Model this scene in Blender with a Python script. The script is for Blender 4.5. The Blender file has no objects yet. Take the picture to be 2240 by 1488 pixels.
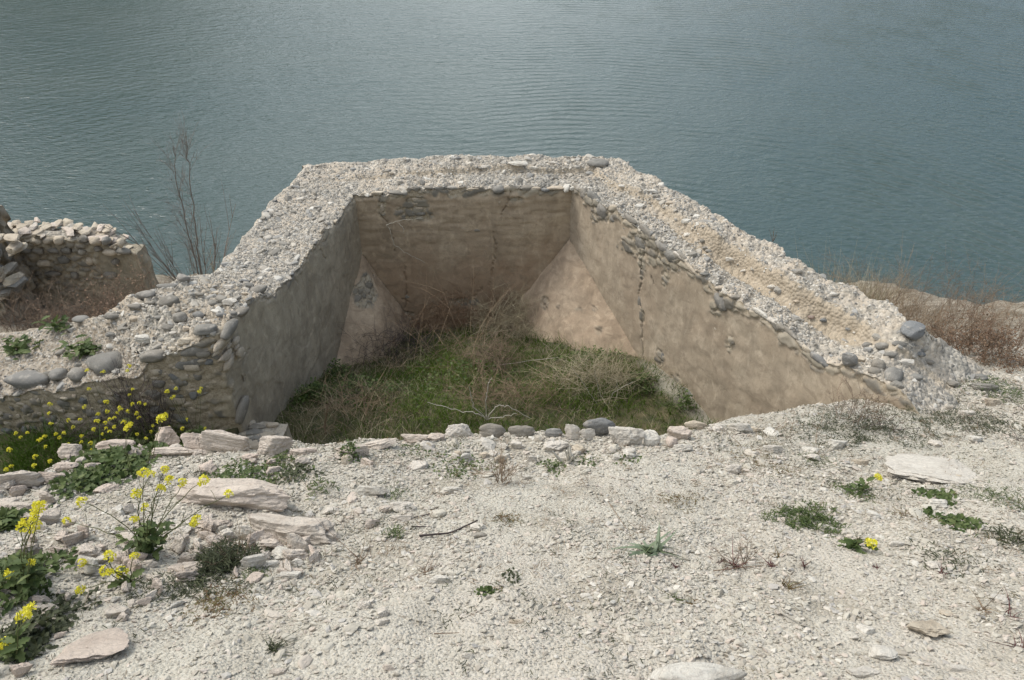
import bpy, math, random
import numpy as np
from mathutils import Vector, Matrix
PI = math.pi
R = math.radians
sc = bpy.context.scene
COL = sc.collection

# ------------------------------------------------------------------ camera, sky, sun, exposure
F = 1750.0                      # focal length in photo pixels (photo 2240 wide)
PITCH = R(36.5)
CS, SN = math.cos(PITCH), math.sin(PITCH)
cam = bpy.data.cameras.new('camera'); camo = bpy.data.objects.new('camera', cam); COL.objects.link(camo)
cam.sensor_width = 36; cam.lens = 36 * F / 2240
cam.clip_start = 0.05; cam.clip_end = 6000
camo.location = (0, 0, 0); camo.rotation_euler = (PI / 2 - PITCH, 0, 0)
sc.camera = camo
SUN_EL, SUN_AZ = R(52), R(-62)   # azimuth from +Y, negative = left of the view
w = bpy.data.worlds.new('World'); sc.world = w; w.use_nodes = True
wn = w.node_tree.nodes; wl = w.node_tree.links; wn.clear()
sky = wn.new('ShaderNodeTexSky'); sky.sky_type = 'NISHITA'; sky.sun_disc = False
sky.sun_elevation = SUN_EL; sky.sun_rotation = SUN_AZ; sky.air_density = 1.0; sky.dust_density = 3.5; sky.ozone_density = 1.0
hs = wn.new('ShaderNodeHueSaturation'); hs.inputs['Saturation'].default_value = 0.95
bg = wn.new('ShaderNodeBackground'); bg.inputs['Strength'].default_value = 0.13
wo = wn.new('ShaderNodeOutputWorld')
tcw = wn.new('ShaderNodeTexCoord'); mpw = wn.new('ShaderNodeMapping'); mpw.inputs['Scale'].default_value = (1, 1, 2.2); mpw.inputs['Location'].default_value = (0.35, 0.1, 0.2)
cn = wn.new('ShaderNodeTexNoise'); cn.inputs['Scale'].default_value = 2.1; cn.inputs['Detail'].default_value = 5; cn.inputs['Roughness'].default_value = 0.55
cr = wn.new('ShaderNodeValToRGB'); cr.color_ramp.elements[0].position = 0.40; cr.color_ramp.elements[1].position = 0.62
cm = wn.new('ShaderNodeMix'); cm.data_type = 'RGBA'; cm.inputs[7].default_value = (8.6, 9.1, 9.4, 1)
sxw = wn.new('ShaderNodeSeparateXYZ'); wl.new(tcw.outputs['Generated'], sxw.inputs[0])
def wm(op, a, b):
    m = wn.new('ShaderNodeMath'); m.operation = op
    for i, v in enumerate((a, b)):
        if isinstance(v, (int, float)): m.inputs[i].default_value = v
        else: wl.new(v, m.inputs[i])
    return m.outputs[0]
bank_ = wm('SUBTRACT', 0.62, wm('MULTIPLY', wm('ABSOLUTE', wm('ADD', sxw.outputs[0], 0.06), 0), 0.50))   # a brighter cloud bank ahead, bluer sky to the right
wl.new(tcw.outputs['Generated'], mpw.inputs[0]); wl.new(mpw.outputs[0], cn.inputs['Vector']); wl.new(wm('ADD', wm('MULTIPLY', cn.outputs[0], 0.55), wm('MULTIPLY', bank_, 0.5)), cr.inputs[0]); wl.new(cr.outputs[0], cm.inputs[0])
wl.new(sky.outputs[0], hs.inputs['Color']); wl.new(hs.outputs[0], cm.inputs[6]); wl.new(cm.outputs[2], bg.inputs[0]); wl.new(bg.outputs[0], wo.inputs[0])
sl = bpy.data.lights.new('sun', 'SUN'); sl.energy = 1.55; sl.angle = R(18); sl.color = (1.0, 0.98, 0.93)
so = bpy.data.objects.new('sun', sl); COL.objects.link(so)
sd = Vector((math.sin(SUN_AZ) * math.cos(SUN_EL), math.cos(SUN_AZ) * math.cos(SUN_EL), math.sin(SUN_EL)))
so.rotation_euler = (-sd).to_track_quat('-Z', 'Y').to_euler(); so.location = sd * 50
sc.view_settings.view_transform = 'Standard'; sc.view_settings.look = 'None'
sc.view_settings.exposure = 0.54; sc.view_settings.gamma = 1

# ------------------------------------------------------------------ camera maths
def ray(px, py):
    u = (px - 1120) / F; v = (744 - py) / F
    return np.array([u, CS + v * SN, -SN + v * CS])
def proj(P):
    P = np.asarray(P, float); d = P[..., 1] * CS - P[..., 2] * SN
    d = np.where(np.abs(d) < 1e-6, 1e-6, d)
    up = P[..., 1] * SN + P[..., 2] * CS
    return 1120 + F * P[..., 0] / d, 744 - F * up / d, d
def atz(px, py, z): r = ray(px, py); return r * (z / r[2])
def aty(px, py, y): r = ray(px, py); return r * (y / r[1])
def online(px, py, a, b):       # ray meets vertical plane X = a + b*Y
    r = ray(px, py); return r * (a / (r[0] - b * r[1]))

# ------------------------------------------------------------------ numpy noise
def _h(ix, iy, iz, seed):
    h = (ix.astype(np.int64) * 374761393 + iy.astype(np.int64) * 668265263 + iz.astype(np.int64) * 2147483647 + seed * 974634777) & 0xFFFFFFFF
    h = ((h ^ (h >> 13)) * 1274126177) & 0xFFFFFFFF
    h = ((h ^ (h >> 16)) * 2246822519) & 0xFFFFFFFF
    return ((h ^ (h >> 15)) & 0xFFFFFF) / float(0x1000000)
def vn(p, seed=0):
    p = np.asarray(p, float); i = np.floor(p).astype(np.int64); f = p - i; f = f * f * f * (f * (f * 6 - 15) + 10)
    x, y, z = i[:, 0], i[:, 1], i[:, 2]; r = 0
    for a in (0, 1):
        wa = f[:, 0] if a else 1 - f[:, 0]
        for b in (0, 1):
            wb = f[:, 1] if b else 1 - f[:, 1]
            for c in (0, 1):
                wc = f[:, 2] if c else 1 - f[:, 2]
                r = r + wa * wb * wc * _h(x + a, y + b, z + c, seed)
    return r * 2 - 1
def fbm(p, o=4, seed=0, g=0.5):
    p = np.asarray(p, float); r = np.zeros(len(p)); a = 1.0
    for k in range(o): r += a * vn(p * 2 ** k, seed + k * 17); a *= g
    return r
def worley(p, seed=0):
    p = np.asarray(p, float); i = np.floor(p).astype(np.int64); n = len(p)
    f1 = np.full(n, 9.0); f2 = np.full(n, 9.0); cid = np.zeros(n)
    for a in (-1, 0, 1):
        for b in (-1, 0, 1):
            for c in (-1, 0, 1):
                x, y, z = i[:, 0] + a, i[:, 1] + b, i[:, 2] + c
                q = np.stack([x + _h(x, y, z, seed + 1), y + _h(x, y, z, seed + 2), z + _h(x, y, z, seed + 3)], 1)
                d = np.sqrt(((q - p) ** 2).sum(1)); cc = _h(x, y, z, seed + 4)
                m = d < f1
                f2 = np.where(m, f1, np.minimum(f2, d)); cid = np.where(m, cc, cid); f1 = np.where(m, d, f1)
    return f1, f2, cid
def sstep(a, b, x): t = np.clip((x - a) / (b - a), 0, 1); return t * t * (3 - 2 * t)

# ------------------------------------------------------------------ object helpers
def tag(o, label=None, cat=None, group=None, kind=None):
    if label: o['label'] = label
    if cat: o['category'] = cat
    if group: o['group'] = group
    if kind: o['kind'] = kind
    return o
def empty(name, loc, label, cat, group=None):
    o = bpy.data.objects.new(name, None); COL.objects.link(o); o.location = Vector([float(a) for a in loc]); o.empty_display_size = 0.1
    return tag(o, label, cat, group)
def mesh_data(name, V, FS, mats, attrs=None, smooth=False, mi=None):
    V = np.asarray(V, float).reshape(-1, 3)
    me = bpy.data.meshes.new(name)
    loops, starts, tot = [], [], 0
    for f in FS:
        f = np.asarray(f, np.int64)
        if f.size == 0: continue
        loops.append(f.ravel()); n, k = f.shape
        starts.append(tot + np.arange(n) * k); tot += n * k
    loops = np.concatenate(loops); starts = np.concatenate(starts)
    me.vertices.add(len(V)); me.vertices.foreach_set('co', V.ravel().astype(np.float32))
    me.loops.add(len(loops)); me.loops.foreach_set('vertex_index', loops.astype(np.int32))
    me.polygons.add(len(starts)); me.polygons.foreach_set('loop_start', starts.astype(np.int32))
    if smooth: me.polygons.foreach_set('use_smooth', np.ones(len(starts), bool))
    else: me.polygons.foreach_set('use_smooth', np.zeros(len(starts), bool))
    if mi is not None: me.polygons.foreach_set('material_index', np.asarray(mi, np.int32))
    me.update(calc_edges=True); me.validate()
    for k, a in (attrs or {}).items():
        at = me.attributes.new(k, 'FLOAT', 'POINT'); at.data.foreach_set('value', np.asarray(a, np.float32))
    for m in (mats if isinstance(mats, (list, tuple)) else [mats]): me.materials.append(m)
    return me
def mobj(name, V, FS, mats, parent=None, loc=None, attrs=None, smooth=False, mi=None):
    """V is in world space; the object's origin goes to loc, or to the parent's origin"""
    V = np.asarray(V, float).reshape(-1, 3)
    off = np.array(loc, float) if loc is not None else np.zeros(3)
    if parent is not None:
        base = np.zeros(3); p = parent
        while p is not None: base += np.array(p.location); p = p.parent
        if loc is None: off = base
    o = bpy.data.objects.new(name, mesh_data(name, V - off, FS, mats, attrs, smooth, mi)); COL.objects.link(o)
    if parent is not None:
        o.parent = parent; o.location = Vector([float(a) for a in (off - base)])
    else: o.location = Vector([float(a) for a in off])
    return o
def grid_faces(n, m):
    i = np.arange(n - 1)[:, None] * m + np.arange(m - 1)[None, :]
    i = i.ravel(); return np.stack([i, i + m, i + m + 1, i + 1], 1)
_ico = {}
def ico(k):
    if k not in _ico:
        import bmesh
        bm = bmesh.new(); bmesh.ops.create_icosphere(bm, subdivisions=k, radius=1)
        V = np.array([v.co[:] for v in bm.verts]); FC = np.array([[v.index for v in f.verts] for f in bm.faces]); bm.free()
        _ico[k] = (V, FC)
    return _ico[k]
def rnd_dirs(n, rg):
    d = rg.normal(size=(n, 3)); return d / np.linalg.norm(d, axis=1)[:, None]
def rock_shape(seed, k=3, angular=0.7, rough=0.05):
    """unit rock: angular 0 = river cobble, 1 = broken limestone"""
    rg = np.random.default_rng(seed); V, FC = ico(k); V = V.copy()
    low = 1 + 0.16 * vn(V * 1.3 + seed * 3.1, seed) + 0.07 * vn(V * 2.7 + seed, seed + 5)
    if angular > 0:
        N = rnd_dirs(13, rg); N[:, 2] *= 0.7; N = np.concatenate([N, [[0.08, 0.05, 1], [-0.05, 0.04, -1]]]); N /= np.linalg.norm(N, axis=1)[:, None]
        hgt = rg.uniform(0.5, 0.95, 15); hgt[-2:] = 0.62
        dn = np.maximum(V @ N.T, 1e-3); r = np.min(hgt[None] / dn, axis=1); r = np.minimum(r, 1.2)
        rad = (1 - angular) * low * 0.9 + angular * r
    else: rad = low
    rad = rad + rough * (1 - 0.35 * angular) * fbm(V * 3.3 + seed, 4, seed + 9)
    V = V * rad[:, None]
    return V / np.maximum(np.abs(V).max(0), 1e-3), FC
def rot(ax, a):
    return np.array(Matrix.Rotation(a, 3, ax))
def euler(x, y, z): return rot('Z', z) @ rot('Y', y) @ rot('X', x)
def scatter(TV, TF, M, L, rnd=None):
    """copies a template (TV,TF) with matrices M (N,3,3) at L (N,3)"""
    n = len(L); k = len(TV)
    V = np.einsum('nij,kj->nki', M, TV) + L[:, None, :]
    FC = TF[None] + (np.arange(n) * k)[:, None, None]
    a = np.repeat(rnd if rnd is not None else np.zeros(n), k)
    return V.reshape(-1, 3), FC.reshape(-1, TF.shape[1]), a
class MB:
    def __init__(s): s.V = []; s.F = {}; s.A = []; s.n = 0; s.mi = {}
    def add(s, V, FC, a=None, mi=0):
        V = np.asarray(V, float).reshape(-1, 3); FC = np.asarray(FC)
        if len(V) == 0: return s
        s.V.append(V); s.F.setdefault(FC.shape[1], []).append(FC + s.n); s.mi.setdefault(FC.shape[1], []).append(np.full(len(FC), mi))
        s.A.append(np.full(len(V), 0.5 if a is None else a) if np.isscalar(a) or a is None else np.asarray(a)); s.n += len(V)
        return s
    def build(s, name, mats, parent=None, loc=None, smooth=False):
        ks = sorted(s.F)
        return mobj(name, np.concatenate(s.V), [np.concatenate(s.F[k]) for k in ks], mats, parent, loc,
                    {'rnd': np.concatenate(s.A)}, smooth, np.concatenate([np.concatenate(s.mi[k]) for k in ks]))
def tubes(polys, sides=3):
    """polys: list of (pts (k,3), radii (k)) -> V, F4"""
    VV, FF, n = [], [], 0
    ang = np.arange(sides) * 2 * PI / sides
    for P, r in polys:
        P = np.asarray(P, float); k = len(P); r = np.broadcast_to(r, (k,))
        T = np.gradient(P, axis=0); T /= np.linalg.norm(T, axis=1)[:, None] + 1e-9
        ref = np.array([0.31, 0.77, 0.12]) if abs(T[0, 1]) < 0.85 else np.array([0.9, 0.1, 0.3])
        U = np.cross(T, ref); U /= np.linalg.norm(U, axis=1)[:, None] + 1e-9; W = np.cross(T, U)
        ring = P[:, None] + r[:, None, None] * (np.cos(ang)[None, :, None] * U[:, None] + np.sin(ang)[None, :, None] * W[:, None])
        VV.append(ring.reshape(-1, 3))
        i = np.arange(k - 1)[:, None] * sides; j = np.arange(sides)[None]
        a = i + j; b = i + (j + 1) % sides
        FF.append(np.stack([a, b, b + sides, a + sides], -1).reshape(-1, 4) + n); n += k * sides
    return np.concatenate(VV), np.concatenate(FF)
def curve_pts(p0, d, L, rg, k=7, wob=0.25, droop=0.0):
    d = np.array(d, float); d /= np.linalg.norm(d); P = [np.array(p0, float)]; st = L / (k - 1)
    for _ in range(k - 1):
        d = d + rg.normal(size=3) * wob * 0.5 + np.array([0, 0, -droop / k]); d /= np.linalg.norm(d); P.append(P[-1] + d * st)
    return np.array(P)
def branch(p0, d, L, r, rg, depth=2, nb=5, spread=0.7, wob=0.22, droop=0.0, k=7, lenf=0.5):
    P = curve_pts(p0, d, L, rg, k, wob, droop); out = [(P, np.linspace(r, r * 0.35, k))]
    if depth > 0:
        for _ in range(nb):
            i = int(rg.integers(1, k - 1)); T = P[i + 1] - P[i]; T /= np.linalg.norm(T)
            dd = T + rg.normal(size=3) * spread
            out += branch(P[i], dd, L * lenf * rg.uniform(0.6, 1.2), r * 0.55, rg, depth - 1, max(2, nb - 1), spread, wob, droop, max(4, k - 2), lenf)
    return out
def blades(B, D, L, W, rg, segs=3, bend=0.5):
    """grass blades as bent strips. B base, D direction (unit), L length, W width"""
    n = len(B); t = np.linspace(0, 1, segs + 1)
    side = np.cross(D, rg.normal(size=(n, 3))); side /= np.linalg.norm(side, axis=1)[:, None] + 1e-9
    bd = rg.normal(size=(n, 3)); bd[:, 2] = -np.abs(bd[:, 2]) * 0.6; bd *= bend
    V = []
    for tt in t:
        c = B + (D * tt + bd * tt * tt * 0.6) * L[:, None]; ww = (W * (1 - tt) ** 0.7 * 0.5 + 0.0002)[:, None]
        V += [c - side * ww, c + side * ww]
    V = np.stack(V, 1); k = V.shape[1]
    TF = np.array([[2 * i, 2 * i + 1, 2 * i + 3, 2 * i + 2] for i in range(segs)])
    FC = TF[None] + (np.arange(n) * k)[:, None, None]
    return V.reshape(-1, 3), FC.reshape(-1, 4), np.repeat(rg.random(n), k)
# leaf template: lobed outline along +X with a midrib fold
def leaf_tpl(lobes=3, width=0.42, curl=0.25):
    xs = np.linspace(0, 1, 2 * lobes + 3); V = []; 
    for i, x in enumerate(xs):
        wv = width * math.sin(PI * min(1, x * 0.92 + 0.05)) ** 0.7 * (1.0 if i % 2 else 0.62)
        if i == 0: wv = 0.04
        if i == len(xs) - 1: wv = 0.03
        z = -curl * x * x
        V += [(x, -wv, z + 0.10 * wv), (x, 0, z - 0.05), (x, wv, z + 0.10 * wv)]
    FC = []
    for i in range(len(xs) - 1):
        a = 3 * i; FC += [(a, a + 3, a + 4, a + 1), (a + 1, a + 4, a + 5, a + 2)]
    return np.array(V), np.array(FC)
def frames(D, rg, roll=0.5):
    """matrices whose x axis is D"""
    n = len(D); D = D / np.linalg.norm(D, axis=1)[:, None]
    up = np.tile([0, 0, 1.0], (n, 1)) + rg.normal(size=(n, 3)) * roll
    Y = np.cross(up, D); Y /= np.linalg.norm(Y, axis=1)[:, None] + 1e-9; Z = np.cross(D, Y)
    return np.stack([D, Y, Z], 2)

# ------------------------------------------------------------------ materials
class NT:
    def __init__(s, name):
        s.m = bpy.data.materials.new(name); s.m.use_nodes = True; s.t = s.m.node_tree; s.t.nodes.clear()
        s.out = s.n('ShaderNodeOutputMaterial'); s.b = s.n('ShaderNodeBsdfPrincipled'); s.l(s.b.outputs[0], s.out.inputs[0])
        s.b.inputs['Roughness'].default_value = 0.9; s.b.inputs['Specular IOR Level'].default_value = 0.25
    def n(s, t, **k):
        nd = s.t.nodes.new(t)
        for a, v in k.items(): setattr(nd, a, v)
        return nd
    def l(s, a, b): s.t.links.new(a, b)
    def sv(s, inp, v):
        if isinstance(v, bpy.types.NodeSocket): s.l(v, inp)
        elif isinstance(v, (tuple, list)) and len(v) == 3 and inp.type == 'RGBA': inp.default_value = (*v, 1)
        else: inp.default_value = v
    def pos(s, obj=False):
        if obj:
            tc = s.n('ShaderNodeTexCoord'); oi = s.n('ShaderNodeObjectInfo')
            ad = s.n('ShaderNodeVectorMath', operation='ADD'); mu = s.n('ShaderNodeMath', operation='MULTIPLY'); mu.inputs[1].default_value = 37.0
            s.l(oi.outputs['Random'], mu.inputs[0]); s.l(tc.outputs['Object'], ad.inputs[0]); s.l(mu.outputs[0], ad.inputs[1])
            return ad.outputs[0]
        return s.n('ShaderNodeNewGeometry').outputs['Position']
    def map(s, v, scale=(1, 1, 1), rot=(0, 0, 0), loc=(0, 0, 0)):
        m = s.n('ShaderNodeMapping'); s.l(v, m.inputs[0]); m.inputs['Scale'].default_value = scale; m.inputs['Rotation'].default_value = rot; m.inputs['Location'].default_value = loc
        return m.outputs[0]
    def noise(s, v, scale, detail=4, rough=0.55, dist=0.0):
        t = s.n('ShaderNodeTexNoise'); s.l(v, t.inputs['Vector']); t.inputs['Scale'].default_value = scale; t.inputs['Detail'].default_value = detail
        t.inputs['Roughness'].default_value = rough; t.inputs['Distortion'].default_value = dist; return t.outputs[0]
    def vor(s, v, scale, feature='F1', out='Distance', rnd=1.0):
        t = s.n('ShaderNodeTexVoronoi', feature=feature); s.l(v, t.inputs['Vector']); t.inputs['Scale'].default_value = scale; t.inputs['Randomness'].default_value = rnd
        return t.outputs[out]
    def ramp(s, f, stops):
        r = s.n('ShaderNodeValToRGB'); e = r.color_ramp.elements
        while len(e) < len(stops): e.new(0.5)
        for q, (p, c) in zip(e, stops): q.position = p; q.color = (*c, 1) if isinstance(c, (tuple, list)) else (c, c, c, 1)
        s.sv(r.inputs[0], f); return r.outputs[0]
    def mix(s, f, a, b, mode='MIX'):
        m = s.n('ShaderNodeMix', data_type='RGBA', blend_type=mode); s.sv(m.inputs[0], f); s.sv(m.inputs[6], a); s.sv(m.inputs[7], b); return m.outputs[2]
    def math(s, op, a, b=0.0, clamp=False):
        m = s.n('ShaderNodeMath', operation=op, use_clamp=clamp); s.sv(m.inputs[0], a); s.sv(m.inputs[1], b); return m.outputs[0]
    def attr(s, name): return s.n('ShaderNodeAttribute', attribute_name=name).outputs['Fac']
    def sep(s, v):
        m = s.n('ShaderNodeSeparateColor'); s.l(v, m.inputs[0]); return m.outputs[0]
    def oi(s): return s.n('ShaderNodeObjectInfo').outputs['Random']
    def bump(s, h, strength=0.5, dist=0.01, prev=None):
        b = s.n('ShaderNodeBump'); s.sv(b.inputs['Height'], h); b.inputs['Strength'].default_value = strength; b.inputs['Distance'].default_value = dist
        if prev is not None: s.l(prev, b.inputs['Normal'])
        return b.outputs[0]
    def done(s, col, nrm=None, rough=None):
        s.sv(s.b.inputs['Base Color'], col)
        if nrm is not None: s.l(nrm, s.b.inputs['Normal'])
        if rough is not None: s.sv(s.b.inputs['Roughness'], rough)
        return s.m

LS = [(0.0, (0.40, 0.345, 0.28)), (0.3, (0.53, 0.475, 0.40)), (0.6, (0.62, 0.57, 0.49)), (0.85, (0.56, 0.47, 0.40)), (1.0, (0.72, 0.69, 0.62))]
def m_ground():
    t = NT('chalky_ground'); p = t.pos()
    c1 = t.sep(t.vor(p, 75, out='Color')); c2 = t.sep(t.vor(p, 190, out='Color'))
    d1 = t.vor(p, 75); d2 = t.vor(p, 190)
    f = t.math('ADD', t.math('MULTIPLY', c1, 0.5), t.math('MULTIPLY', c2, 0.5))
    base = t.ramp(f, [(0.1, (0.31, 0.28, 0.222)), (0.4, (0.395, 0.375, 0.305)), (0.7, (0.45, 0.43, 0.36)), (1.0, (0.54, 0.52, 0.45))])
    big = t.noise(p, 0.9, 4); pink = t.ramp(big, [(0.38, 0.0), (0.62, 1.0)])
    base = t.mix(t.math('MULTIPLY', t.sep(pink), 0.22), base, (0.52, 0.43, 0.36))
    fine = t.noise(p, 260, 2)
    base = t.mix(0.35, base, t.ramp(fine, [(0.3, (0.33, 0.30, 0.245)), (0.7, (0.56, 0.52, 0.45))]))
    soil = t.ramp(t.noise(t.map(p, loc=(7, 3, 0)), 2.3, 5), [(0.52, 0.0), (0.66, 0.55)])
    base = t.mix(t.sep(soil), base, (0.27, 0.235, 0.175))
    base = t.mix(t.attr('moss'), base, t.ramp(t.noise(p, 8, 4), [(0.35, (0.06, 0.065, 0.03)), (0.65, (0.13, 0.11, 0.06))]))
    base = t.mix(t.attr('shore'), base, t.ramp(t.noise(t.map(p, (1, 4, 1)), 1.6, 5), [(0.35, (0.16, 0.135, 0.095)), (0.65, (0.34, 0.30, 0.235))]))
    b = t.bump(t.math('SUBTRACT', 1.0, d2), 0.5, 0.004); b = t.bump(t.math('SUBTRACT', 1.0, d1), 0.8, 0.010, b)
    return t.done(base, b)
def m_chips():
    t = NT('limestone_chips'); p = t.pos()
    c = t.ramp(t.attr('rnd'), [(0.0, (0.31, 0.28, 0.23)), (0.25, (0.39, 0.367, 0.302)), (0.6, (0.48, 0.455, 0.38)), (0.78, (0.48, 0.41, 0.345)), (0.9, (0.60, 0.575, 0.50)), (1.0, (0.32, 0.31, 0.29))])
    c = t.mix(t.math('MULTIPLY', t.noise(p, 45, 3), 0.5), c, (0.38, 0.33, 0.27))
    return t.done(c, t.bump(t.noise(p, 170, 3), 0.5, 0.004))
def m_lime(name='limestone', tint=(0.53, 0.475, 0.40), dark=(0.35, 0.30, 0.245), pink=(0.53, 0.42, 0.345)):
    t = NT(name); p = t.pos(True)
    n1 = t.noise(p, 7, 6, 0.6); st = t.noise(t.map(p, (1, 1, 3.2), (0.25, 0.35, 0)), 11, 7, 0.7, 1.6)
    c = t.ramp(n1, [(0.3, dark), (0.5, tint), (0.75, tuple(min(0.78, a * 1.15) for a in tint))])
    c = t.mix(t.math('MULTIPLY', t.oi(), 0.6), c, pink)
    c = t.mix(t.sep(t.ramp(st, [(0.50, 0.0), (0.56, 0.35), (0.60, 0.0)])), c, (0.30, 0.25, 0.20))
    c = t.mix(t.sep(t.ramp(t.noise(p, 70, 2), [(0.62, 0.0), (0.75, 0.5)])), c, (0.28, 0.25, 0.21))
    b = t.bump(st, 0.55, 0.02); b = t.bump(t.noise(p, 45, 6, 0.7), 0.8, 0.014, b)
    return t.done(c, b)
def m_cobble(name='grey_cobble', a=(0.13, 0.125, 0.11), b_=(0.235, 0.225, 0.20)):
    t = NT(name); p = t.pos(True)
    c = t.ramp(t.noise(p, 5, 6, 0.6), [(0.3, a), (0.7, b_)])
    c = t.mix(t.math('MULTIPLY', t.oi(), 0.5), c, (0.26, 0.22, 0.165))
    c = t.mix(t.sep(t.ramp(t.noise(p, 14, 4), [(0.56, 0.0), (0.66, 0.6)])), c, (0.36, 0.33, 0.28))
    c = t.mix(t.sep(t.ramp(t.noise(p, 160, 2), [(0.55, 0.0), (0.7, 0.35)])), c, (0.40, 0.39, 0.36))
    return t.done(c, t.bump(t.noise(p, 40, 6, 0.65), 0.55, 0.012), 0.8)
def m_plaster(name, a, b_, c_, streak=0.3):
    t = NT(name); p = t.pos()
    n1 = t.noise(p, 1.7, 6, 0.62, 0.4); n2 = t.noise(t.map(p, (1, 1, 0.35)), 4.5, 6, 0.6, 0.8)
    pl = t.ramp(n1, [(0.30, a), (0.5, b_), (0.70, c_)])
    pl = t.mix(t.math('MULTIPLY', t.sep(t.ramp(n2, [(0.42, 0.0), (0.66, 1.0)])), streak * 1.6), pl, tuple(x * 0.60 for x in b_))
    pl = t.mix(t.sep(t.ramp(t.noise(t.map(p, (1, 1, 0.5)), 11, 6, 0.65, 0.7), [(0.52, 0.0), (0.68, 0.4)])), pl, tuple(x * 1.35 for x in c_))
    pl = t.mix(t.math('MULTIPLY', t.attr('red'), 0.5), pl, (0.25, 0.16, 0.10))
    pl = t.mix(t.sep(t.ramp(t.noise(t.map(p, (1, 1, 1.3), (0.3, 0.5, 0.2)), 5.5, 7, 0.7, 1.2), [(0.50, 0.0), (0.62, 0.45)])), pl, tuple(x * 0.66 for x in (a[0], a[1], a[2])))
    pl = t.mix(t.sep(t.ramp(t.noise(p, 60, 4), [(0.55, 0.0), (0.72, 0.35)])), pl, tuple(x * 0.55 for x in a))
    # exposed masonry
    cell = t.attr('cell')
    stn = t.ramp(cell, [(0.0, (0.12, 0.115, 0.10)), (0.35, (0.19, 0.175, 0.145)), (0.6, (0.30, 0.265, 0.20)), (0.8, (0.42, 0.37, 0.285)), (1.0, (0.16, 0.15, 0.135))])
    stn = t.mix(t.math('MULTIPLY', t.noise(p, 30, 4), 0.6), stn, (0.25, 0.22, 0.17))
    mor = t.ramp(t.noise(p, 60, 4), [(0.35, (0.26, 0.215, 0.15)), (0.65, (0.44, 0.375, 0.28))])
    ex = t.mix(t.attr('mort'), stn, mor)
    col = t.mix(t.attr('expo'), pl, ex)
    # rubble crust of the top
    cc = t.ramp(t.sep(t.vor(p, 34, out='Color')), [(0.0, (0.19, 0.178, 0.155)), (0.35, (0.31, 0.285, 0.24)), (0.65, (0.41, 0.37, 0.30)), (1.0, (0.53, 0.49, 0.42))])
    cc = t.mix(t.sep(t.ramp(t.noise(p, 3.5, 5, 0.6), [(0.42, 0.0), (0.6, 0.8)])), cc, (0.45, 0.385, 0.30))
    cc = t.mix(t.sep(t.ramp(t.noise(t.map(p, loc=(3, 1, 2)), 6, 5, 0.6), [(0.52, 0.0), (0.64, 0.6)])), cc, (0.25, 0.235, 0.20))
    tan = t.ramp(t.noise(p, 14, 5), [(0.3, (0.33, 0.275, 0.20)), (0.7, (0.43, 0.365, 0.275))])
    cc = t.mix(t.attr('tan'), cc, tan)
    cc = t.mix(t.attr('dirt'), cc, t.ramp(t.noise(p, 18, 5), [(0.35, (0.20, 0.165, 0.12)), (0.65, (0.42, 0.37, 0.30))]))
    col = t.mix(t.attr('top'), col, cc)
    h1 = t.noise(p, 75, 5, 0.65); b = t.bump(h1, 0.35, 0.006)
    b = t.bump(t.math('MULTIPLY', t.attr('top'), t.math('SUBTRACT', 1.0, t.vor(p, 34))), 0.7, 0.02, b)
    b = t.bump(n2, 0.25, 0.02, b)
    return t.done(col, b)
def m_plain(name, cols, scale=25, obj=True, rough=0.85, rnd=True, bump=0.3):
    t = NT(name); p = t.pos(obj)
    n = t.noise(p, scale, 4); f = n
    if rnd: f = t.math('ADD', t.math('MULTIPLY', n, 0.45), t.math('MULTIPLY', t.attr('rnd'), 0.55))
    k = len(cols); c = t.ramp(f, [(0.15 + 0.7 * i / (k - 1), cols[i]) for i in range(k)])
    return t.done(c, t.bump(n, bump, 0.003), rough)
def m_leaf(name, cols, trans=0.25):
    m = m_plain(name, cols, 20, True, 0.6, True, 0.2); nt = m.node_tree
    b = [n for n in nt.nodes if n.type == 'BSDF_PRINCIPLED'][0]; out = [n for n in nt.nodes if n.type == 'OUTPUT_MATERIAL'][0]
    tr = nt.nodes.new('ShaderNodeBsdfTranslucent'); mx = nt.nodes.new('ShaderNodeMixShader'); mx.inputs[0].default_value = trans
    nt.links.new(b.inputs['Base Color'].links[0].from_socket, tr.inputs[0])
    nt.links.new(b.outputs[0], mx.inputs[1]); nt.links.new(tr.outputs[0], mx.inputs[2]); nt.links.new(mx.outputs[0], out.inputs[0])
    return m
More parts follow.
